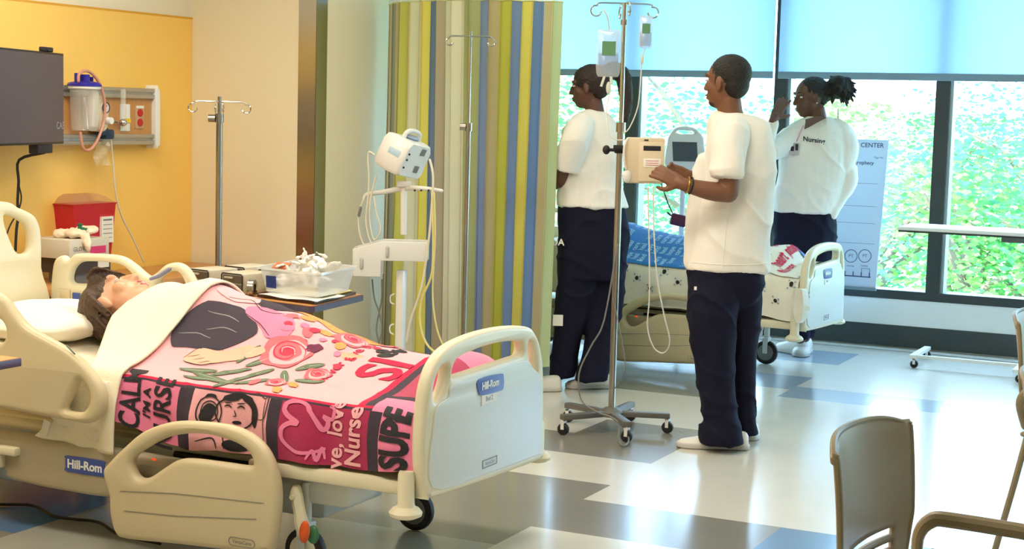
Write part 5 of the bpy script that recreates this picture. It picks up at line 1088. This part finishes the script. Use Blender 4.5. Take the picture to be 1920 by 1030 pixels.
cable('long cream hose hanging from the right end of the cable rail', [(806, 300), (812, 330), (810, 380), (806, 430), (800, 480), (790, 540), (770, 600), (762, 640)], .006)
cable('yellowish hose bowing right of the stand', [(810, 360), (812, 420), (812, 480), (808, 520), (790, 565), (788, 610), (800, 645), (820, 665)], .006, mat('yellow_cream_cable', (222, 212, 140), 0.5))
cable('thin cream cable further right of the stand', [(814, 362), (816, 440), (812, 520), (812, 570), (820, 620), (832, 650)], .0045, mat('yellow_cream_cable', (222, 212, 140), 0.5))
cable('grey cable hanging crossed below the basket', [(698, 525), (702, 560), (712, 590), (716, 620), (708, 650)], .004, M_cord); cable('second grey cable crossed below the basket', [(716, 525), (716, 560), (710, 590), (706, 620), (712, 650)], .004, M_cord)
g = G().tube([W(676, 390, y=6.71), W(673, 404, y=6.71)], .008); thing('cable_plug', g, M_grey, 'small grey plug on the left cable loop', 'plug')

# small monitor behind the pump
m2 = empty('vital_signs_monitor', 'small white monitor on a stand behind the standing man and the window bed', 'vital signs monitor', (-3.44, 9.75, 0))
MC = W(1283, 285, y=9.75); F2 = lambda a, b_, t: MC + HR * a + up * b_ - HF * t
o = [(-.11, -.12), (.12, -.12), (.125, .05), (.11, .11), (.05, .16), (-.05, .16), (-.10, .11), (-.115, .05)]; ho = [(-.05, .118), (.05, .118), (.045, .138), (-.045, .138)]
obj('monitor_case', G().panel([o, ho], F2, .09, .015, n=3), M_wmetal, m2)
g = G(); g.add([F2(-.075, -.06, .047), F2(.085, -.06, .047), F2(.075, .065, .047), F2(-.085, .065, .047)], [(0, 1, 2, 3)]); obj('screen', g, mat('grey_screen', (76, 84, 92), 0.2), m2)
obj('column', G().cyl((MC.x, 9.75, .1), (MC.x, 9.75, MC.z - .11), .018), M_wmetal, m2); obj('basket', G().box((MC.x, 9.75, .62), (.22, .16, .10), .01), M_wmetal, m2); star(m2, (MC.x, 9.75), .2, .075, 5, .4, M_wmetal)
bagc = W(1272, 413, y=9.45); thing('cuff_pouch', G().box(bagc, (.10, .05, .075), .012, MR @ Matrix.Rotation(.2, 3, 'Y')).tube([bagc + up * .03 - HR * .05, bagc + up * .045 - HR * .07], .006), mat('dark_maroon_fabric', (92, 34, 52), 0.7), 'dark maroon cuff pouch resting at the far side of the window bed', 'pouch')
thing('cuff_tube', G().tube([W(1240, 345, y=9.5), W(1252, 380, y=9.48), W(1262, 402, y=9.46)], .004, 8, 4), M_black, 'thin black tube leading down to the maroon pouch', 'tubing', smooth=80)

# ================================================================== overbed table and its load
ob = empty('overbed_table', 'wood-topped overbed table beside the far bed rail holding boxes', 'table', (-3.85, 5.5, 0))
A, B, D_ = V((-3.44, 5.26, 0)), V((-3.50, 5.75, 0)), V((-4.27, 5.42, 0)); Cc = D_ + (B - A)
dx_, dy_ = (D_ - A), (B - A)
def tb(u, v, z): return A + dx_ * u + dy_ * v + V((0, 0, z))
g = G(); g.panel([[(0, .03), (.02, 0), (.98, 0), (1, .03), (1, .97), (.98, 1), (.02, 1), (0, .97)]], lambda a, b_, t: tb(a, b_, .705 + t), .026, 0, smooth=False); tp = obj('table_top', g, M_dwood, ob)
g = G(); g.panel([[(.01, .03), (.02, .015), (.98, .015), (.99, .03), (.99, .97), (.98, .985), (.02, .985), (.01, .97)]], lambda a, b_, t: tb(a, b_, .7185 + t), .002, 0, smooth=False); obj('wood_surface', g, M_wood, tp)
g = G(); g.loft([[tb(u, v, .694), tb(u, v, .716)] for u, v in ((-.004, .97), (-.004, .03), (.02, -.008), (.98, -.008), (1.004, .03))], closed=False, cap=False); obj('edge_band', g, M_purple, tp)
obj('column', G().box(tb(.80, .5, .36), (.06, .045, .66), .008), M_steel, ob); obj('base', G().box(tb(.45, .5, .05), (.70, .05, .035), .008, Matrix.Rotation(math.atan2(dx_.y, dx_.x), 3, 'Z')).box(tb(.82, .5, .05), (.05, .36, .035), .008).box(tb(.12, .5, .05), (.05, .36, .035), .008), M_grey, ob)
for u, v in ((.12, .15), (.12, .85), (.82, .15), (.82, .85)): castor(ob, tb(u, v, 0).x, tb(u, v, 0).y, .016)
def drawers(label, u, v, mirror=1):
    r = empty('drawer_unit', label, 'drawer unit', tb(u, v, .7205), math.atan2(-dx_.y, -dx_.x), 'small drawer units on the overbed table')
    obj('case', G().box((0, 0, .045), (.135, .16, .085), .006), mat('putty_plastic', (200, 192, 172), 0.45), r, local=True)
    for z in (.025, .062): d_ = obj('drawer', G().box((0, -.082, z), (.115, .006, .032), .002), mat('smoky_drawer', (96, 84, 72), 0.3), r, local=True); obj('drawer_pull', G().box((-.02, -.087, z + .006), (.05, .006, .008), .001), mat('putty_plastic', (200, 192, 172), 0.45), d_, local=True)
    g = G(); g.tube([(-.062, -.087, .005), (-.062, -.087, .078), (-.056, -.087, .085), (.056, -.087, .085), (.062, -.087, .078), (.062, -.087, .005)], .003, 6); obj('wire_frame', g, M_ink, r, local=True); return r
drawers('small putty drawer unit nearest the manikin on the overbed table', .80, .28); drawers('small putty drawer unit in the middle of the overbed table', .555, .28)
drawers('putty drawer unit in the back row nearest the manikin', .72, .72); drawers('putty drawer unit in the back row beside the clear bin', .47, .72)
tr_ = thing('serving_tray', G().panel([[(.03, .12), (.42, .12), (.42, .92), (.03, .92)]], lambda a, b_, t: tb(a, b_, .726 + t), .010, .0, smooth=False), mat('dark_brown_tray', (70, 40, 30), 0.35), 'dark brown tray under the clear plastic bin', 'tray')
g = G(); rn = random.Random(8)
for j, (u0, v0, u1, v1, zz) in enumerate(((.0, .08, .40, .62, .734), (.05, .3, .44, .9, .7375))): g.use(M_paper if j == 0 else mat('yellow_paper', (238, 222, 150), 0.7)).loft([[tb(u0 + (u1 - u0) * i / 8, v0 + (v1 - v0) * k / 6, zz + .003 * math.sin(i * 1.1 + k * .9 + j)) for i in range(9)] for k in range(7)], closed=False, cap=False)
thing('paper_sheets', g, None, 'white and yellow papers spread under the clear plastic bin', 'paper', smooth=80)
bn = empty('plastic_bin', 'clear plastic bin of supplies on the overbed table', 'bin', tb(.2, .5, .742))
def rr_(z, k_): return [tb(.215 + a * .205 * k_, .5 + b_ * .36 * k_, z) for a, b_ in ((-1, -.92), (-.93, -1), (.93, -1), (1, -.92), (1, .92), (.93, 1), (-.93, 1), (-1, .92))]
g = G().loft([rr_(.742, .86), rr_(.845, 1.0)], cap=False); g.add(rr_(.743, .86), [tuple(range(8))]); g.loft([rr_(.845, 1.0), rr_(.846, 1.06), rr_(.838, 1.07)], cap=False)
bb2 = obj('bin_shell', g, thin_glass('bin_plastic', (.94, .96, .97), .14, .12, .38, (235, 238, 240)), bn)
obj('bin_label', G().panel([[(.30, 0), (.37, 0), (.37, .05), (.30, .05)]], lambda a, b_, t: tb(a, .155 - (b_ + .02) * .12, .762 + b_), .001, 0, smooth=False), M_blue, bb2); g = G()
g = G(); rn = random.Random(11)
for k in range(44):
    c = tb(rn.uniform(.08, .36), rn.uniform(.25, .75), rn.uniform(.775, .875)); d_ = V([rn.gauss(0, 1) for _ in range(3)]).normalized(); x_, y_ = basis(d_); g.ell(c, x_ * rn.uniform(.02, .045), y_ * rn.uniform(.015, .03), d_ * .006, 8, 6)
for k in range(6): c = tb(rn.uniform(.1, .3), rn.uniform(.3, .7), .885); g.tube([c, c + V((rn.uniform(-.04, .04), rn.uniform(-.03, .03), rn.uniform(.01, .045)))], [.008, .003], 6)
thing('wrapped_supplies', remesh(g, .005, 1, lambda p: .006 * noise.noise(p * 60)), mat('crumpled_white_plastic', (240, 236, 228), 0.35), 'crumpled white plastic-wrapped supplies heaped in the clear bin', 'supplies', smooth=40)
thing('gauze_packet', G().box(tb(.36, .4, .842), (.07, .05, .008), .003, Matrix.Rotation(.4, 3, 'X')), mat('orange_brown_packet', (206, 110, 70), 0.5), 'small orange-brown packet sticking out of the left of the bin', 'packet')
thing('tape_roll', G().lathe(tb(.455, .12, .755), [(.018, -.012), (.034, -.012), (.034, .012), (.018, .012), (.018, -.012)], (1, .3, 0)), M_steel, 'silver tape roll standing left of the clear bin', 'tape roll')

# near overbed table corner at the left edge of the picture
nt_ = empty('overbed_table', 'corner of a second overbed table at the left picture edge', 'table', (-3.85, 3.62, 0))
e1, e2 = V((-3.425, 3.645, 0)), V((-3.425, 3.28, 0))
g = G(); g.bb((-4.2, 3.30, .695), (-3.43, 3.64, .72), .003); obj('table_top', g, M_purple, nt_); g = G(); g.bb((-4.19, 3.305, .7195), (-3.435, 3.635, .7215)); obj('wood_surface', g, mat('orange_wood_laminate', (226, 160, 96), 0.4, var=.1, scale=8), nt_)
obj('column', G().bb((-4.12, 3.44, .07), (-4.06, 3.50, .695)), M_steel, nt_); obj('base', G().bb((-4.15, 3.3, .04), (-4.05, 3.64, .07)).bb((-4.1, 3.44, .04), (-3.6, 3.5, .07)), M_grey, nt_)
for x_, y_ in ((-4.1, 3.32), (-4.1, 3.62), (-3.62, 3.47)): castor(nt_, x_, y_, .016)

# power lead on the floor
pts = [W(a, c, z=.008) for a, c in ((-60, 942), (0, 946), (60, 948), (100, 968), (140, 974), (185, 980), (225, 1003), (300, 1020))]
thing('power_lead', G().tube(pts, .0055, 8, 5), M_black, 'black power lead lying on the floor under the front bed', 'cord', smooth=80)

# ================================================================== curtain
cu = empty('striped_curtain', 'floor-length cubicle curtain in yellow blue tan and cream stripes', 'curtain', (-4.05, 7.58, .15))
path = catmull([V(p) for p in ((-4.60, 7.80, 0), (-4.42, 7.62, 0), (-4.15, 7.52, 0), (-3.85, 7.52, 0), (-3.64, 7.60, 0), (-3.50, 7.67, 0))], 60)
seq = [((200, 180, 140), 10), ((150, 148, 118), 15), ((196, 176, 128), 5), ((172, 160, 96), 6), ((206, 196, 90), 9), ((222, 212, 170), 16), ((226, 206, 90), 7), ((108, 128, 150), 9), ((176, 158, 128), 6), ((224, 214, 180), 16), ((168, 168, 110), 8), ((128, 146, 180), 9), ((190, 168, 120), 6), ((190, 186, 70), 12), ((120, 142, 190), 9), ((224, 206, 90), 11), ((110, 140, 190), 13), ((192, 176, 130), 8), ((206, 216, 160), 15)]
tot = sum(w_ for _, w_ in seq); M_st = {}
for c_, w_ in seq:
    if c_ not in M_st: M_st[c_] = cloth_tl('curtain_stripe_%d' % len(M_st), tuple(int(v * .9 + 24) for v in c_), c_, .35)
N = len(path) - 1; g = G(); z0, z1, nz = .15, 2.095, 24
lens = [0]
for a, c in zip(path, path[1:]): lens.append(lens[-1] + (c - a).length)
def fold(i, z):
    p = path[i]; t = (path[min(i + 1, N)] - path[max(i - 1, 0)]).normalized(); n_ = V((t.y, -t.x, 0)); s_ = lens[i]
    a = s_ * 2 * PI / .105; amp = .030 * (1 + .25 * math.sin(s_ * 9)) * (.8 + .2 * math.cos(z * 1.4 + s_ * 3)); w_ = math.sin(a + .25 * math.sin(z * 1.7 + s_ * 5))
    return V((p.x, p.y, z)) + n_ * amp * w_ + t * .014 * math.sin(2 * a) + t * .012 * (z - 1) * math.sin(s_ * 7)
cols = [[fold(i, z0 + (z1 - z0) * j / nz) for j in range(nz + 1)] for i in range(N + 1)]
k = 0; acc = 0
for c_, w_ in seq:
    i0 = int(round(acc / tot * N)); acc += w_; i1 = int(round(acc / tot * N)); g.use(M_st[c_]).loft(cols[i0:i1 + 1], closed=False, cap=False)
bmesh.ops.remove_doubles(g.bm, verts=g.bm.verts, dist=1e-5)
obj('curtain_cloth', g, None, cu, smooth=80)
g = G(); g.loft([[V((p.x, p.y, 0)) * 1 + V((0, 0, z)) for z in (2.10, 2.4, 2.68)] for p in [fold(i, 2.1) for i in range(0, N + 1, 2)]], closed=False, cap=False); obj('mesh_header', g, thin_glass('white_net', (.85, .88, .9), .0, .3, .35), cu, smooth=80)
g = G(); g.tube([fold(i, 2.097) for i in range(0, N + 1)], .004, 6, caps=False); obj('header_seam', g, mat('pale_green_tape', (200, 208, 150), 0.7), cu)
g = G(); g.tube([V((p.x, p.y, 2.70)) for p in path[::6]] + [V((-3.0, 7.9, 2.7)), V((-1.5, 8.0, 2.7))], .012, 8); obj('curtain_track', g, M_alu, cu)

# ================================================================== things along the window
ps = empty('floor_chart', 'white simulation centre chart standing against the window', 'chart', (-2.66, 10.5, .394))
pu = lambda a, b_, t: V((a, 10.49 - t + (b_ - .4) * .07, b_))
obj('chart_board', G().panel([[(-2.96, .395), (-2.415, .395), (-2.39, 1.395), (-2.96, 1.395)]], pu, .012, 0, smooth=False), cloth_tl('chart_board_white', (225, 232, 240), (180, 195, 215), .3), ps)
g = G(); M_ch = mat('chart_slate_ink', (70, 82, 120), 0.6)
c = W(1630, 273, y=10.47); g.text('CENTER', .042, lambda a, b_, t: pu(c.x + a, c.z + b_, .0075), .0006); obj('chart_title', g, M_ch, ps); g = G(); g.text('SIMULATION', .042, lambda a, b_, t: pu(c.x - .26 + a, c.z + b_, .0075), .0006)
obj('chart_title', g, M_ch, ps); g = G(); c = W(1621, 306, y=10.47); g.text('prophecy', .034, lambda a, b_, t: pu(c.x - .02 + a, c.z + b_, .0075), .0006); obj('chart_subtitle', g, M_ch, ps); g = G(); c = W(1643, 296, y=10.47); g.text('Page No.', .018, lambda a, b_, t: pu(c.x + a, c.z + b_, .0075)); obj('chart_lettering', g, M_ch, ps)
g = G()
for yy in (345, 388, 420, 458): 
    z = W(1620, yy, y=10.47).z; g.bb((-2.9, pu(0, z, .0075).y, z), (-2.44, pu(0, z, .007).y, z + .002))
for cx in (1593, 1619):
    c = W(cx, 481, y=10.46); g.tube([pu(c.x + .042 * math.cos(t), c.z + .042 * math.sin(t), .0085) for t in [2 * PI * k / 28 for k in range(29)]], .0022, 6, caps=False); g.text('PT', .03, lambda a, b_, t, c=c: pu(c.x + a, c.z + b_, .0085)); g.text('notes', .022, lambda a, b_, t, c=c: pu(c.x + a, c.z - .065 + b_, .0085))
z = W(1605, 519, y=10.46).z; x0 = W(1582, 519, y=10.46).x
g.tube([pu(x0, z, .009), pu(x0 + .17, z, .009)], .004, 6)
for k in range(4): g.tube([pu(x0 + .0 + k * .055, z, .009), pu(x0 + k * .055, z + .028, .009)], .0035, 6)
g.tube([pu(x0 + .11, z, .009), pu(x0 + .11, z + .055, .009), pu(x0 + .165, z + .055, .009), pu(x0 + .165, z, .009)], .002, 6); obj('chart_drawing', g, M_ch, ps)
obj('chart_rail', G().bb((-2.96, 10.475, .392), (-2.41, 10.50, .412)), M_hem, ps)
st = empty('side_table', 'white topped rolling table in front of the right window', 'table', (-1.6, 10.0, 0))
g = G(); g.bb((-2.10, 9.62, .865), (-1.2, 10.05, .885), .003); obj('table_top', g, M_white, st); g = G(); g.bb((-2.095, 9.625, .853), (-1.205, 10.045, .866)); obj('under_frame', g, M_dark, st)
g = G(); g.bb((-1.5, 9.7, .82), (-1.25, 9.98, .853)); obj('tilt_bracket', g, M_grey, st); obj('column', G().bb((-1.36, 9.80, .07), (-1.30, 9.86, .83)), M_wmetal, st)
g = G(); g.bb((-2.0, 9.83, .062), (-1.3, 9.86, .08)).bb((-2.03, 9.82, .06), (-1.99, 10.28, .08)).bb((-1.38, 9.6, .06), (-1.30, 10.06, .08)); obj('base', g, M_wmetal, st)
for x_, y_ in ((-2.0, 9.83), (-2.01, 10.27), (-1.34, 9.63), (-1.34, 10.03)): castor(st, x_, y_, .024)
# chairs
M_chair = mat('taupe_chair_shell', (168, 150, 130), 0.42, bump=0.03, scale=200); M_cedge = mat('tan_chair_frame', (150, 134, 104), 0.4)
def chair(label, loc, rz):
    r = empty('stacking_chair', label, 'chair', loc, rz, 'taupe plastic chairs')
    # local frame: +x is the way the sitter faces, y sideways
    rows = []; n = 24; slots = ((.545, .557), (.575, .587)) 
    prof = [(.0, .47), (-.10, .455), (-.20, .46), (-.235, .50), (-.25, .56), (-.262, .64), (-.275, .72), (-.29, .80), (-.30, .838)]; P = catmull([(a, 0, b_) for a, b_ in [(.22, .445), (.20, .462), (.1, .462)] + prof], 5)
    g = G(); vs = {}; 
    for i, p in enumerate(P):
        zz = p.z; t = max(0, (zz - .47) / .37); hw = .225 - .035 * max(0, 1 - abs(zz - .53) / .08) + .01 * t if p.x < -.15 else .225; row = []
        for j in range(n + 1):
            v = -1 + 2 * j / n; x_ = p.x + (.055 * t ** .5 * v * v if p.x < -.15 else 0); z_ = p.z + (.02 * v * v if p.x > -.2 else -.028 * (abs(v) ** 4) * (1 if i > len(P) - 4 else 0)); row.append(V((x_, v * hw, z_)))
        rows.append(row)
    m_ = len(rows)
    vv = [[g.bm.verts.new(p) for p in r_] for r_ in rows]
    for i in range(m_ - 1):
        for j in range(n):
            z_ = P[i].z; slot = P[i].x < -.2 and .50 < z_ < .60 and (i % 2 == 0) and 4 <= j <= n - 5
            if not slot: g.bm.faces.new([vv[i][j], vv[i + 1][j], vv[i + 1][j + 1], vv[i][j + 1]])
    s_ = obj('seat_shell', g, M_chair, r, local=True, smooth=60); md = s_.modifiers.new('s', 'SOLIDIFY'); md.thickness = .012; md.offset = 0
    g = G(); g.tube([r_[0] for r_ in rows[10:]] + rows[-1][1:-1] + [r_[-1] for r_ in reversed(rows[10:])], .008, 8, caps=True); obj('shell_rim', g, M_cedge, r, local=True)
    for s_ in (-1, 1):
        obj('arm_rest', G().tube([(-.20, s_ * .235, .46), (-.215, s_ * .26, .54), (-.19, s_ * .27, .585), (-.13, s_ * .27, .595), (.14, s_ * .27, .59), (.19, s_ * .268, .56), (.20, s_ * .262, .43)], [.012, .014, .018, .019, .018, .014, .012], 10, 4), M_cedge, r, local=True)
        obj('front_leg', G().tube([(.20, s_ * .262, .46), (.215, s_ * .262, .2), (.225, s_ * .262, .012)], .0115, 10), M_cedge, r, local=True)
        obj('back_leg', G().tube([(-.17, s_ * .235, .52), (-.22, s_ * .255, .25), (-.27, s_ * .262, .012)], .0115, 10), M_cedge, r, local=True)
    obj('seat_frame', G().tube([(.20, -.25, .44), (.20, .25, .44)], .01, 8).tube([(-.18, -.24, .44), (-.18, .24, .44)], .01, 8).tube([(-.2, -.25, .435), (.2, -.25, .435)], .01, 8).tube([(-.2, .25, .435), (.2, .25, .435)], .01, 8), M_cedge, r, local=True)
    return r
pb = W(1608, 817, D=3.42); az = math.atan2(HR.y, HR.x)
def seat(p, rz): return V((p.x + .28 * math.cos(rz), p.y + .28 * math.sin(rz), 0))
ch0 = chair('nearest taupe plastic chair seen sideways at the bottom of the picture', seat(pb, az - .56), az - .56)
pb = W(1922, 587, D=5.7); c1 = dup(ch0, seat(pb, az - .56), az - .56, 'taupe plastic chair furthest back at the right edge'); pb = W(1936, 705, D=4.35); c2_ = dup(ch0, seat(pb, az - .5), az - .5, 'middle taupe plastic chair cut off by the right edge')
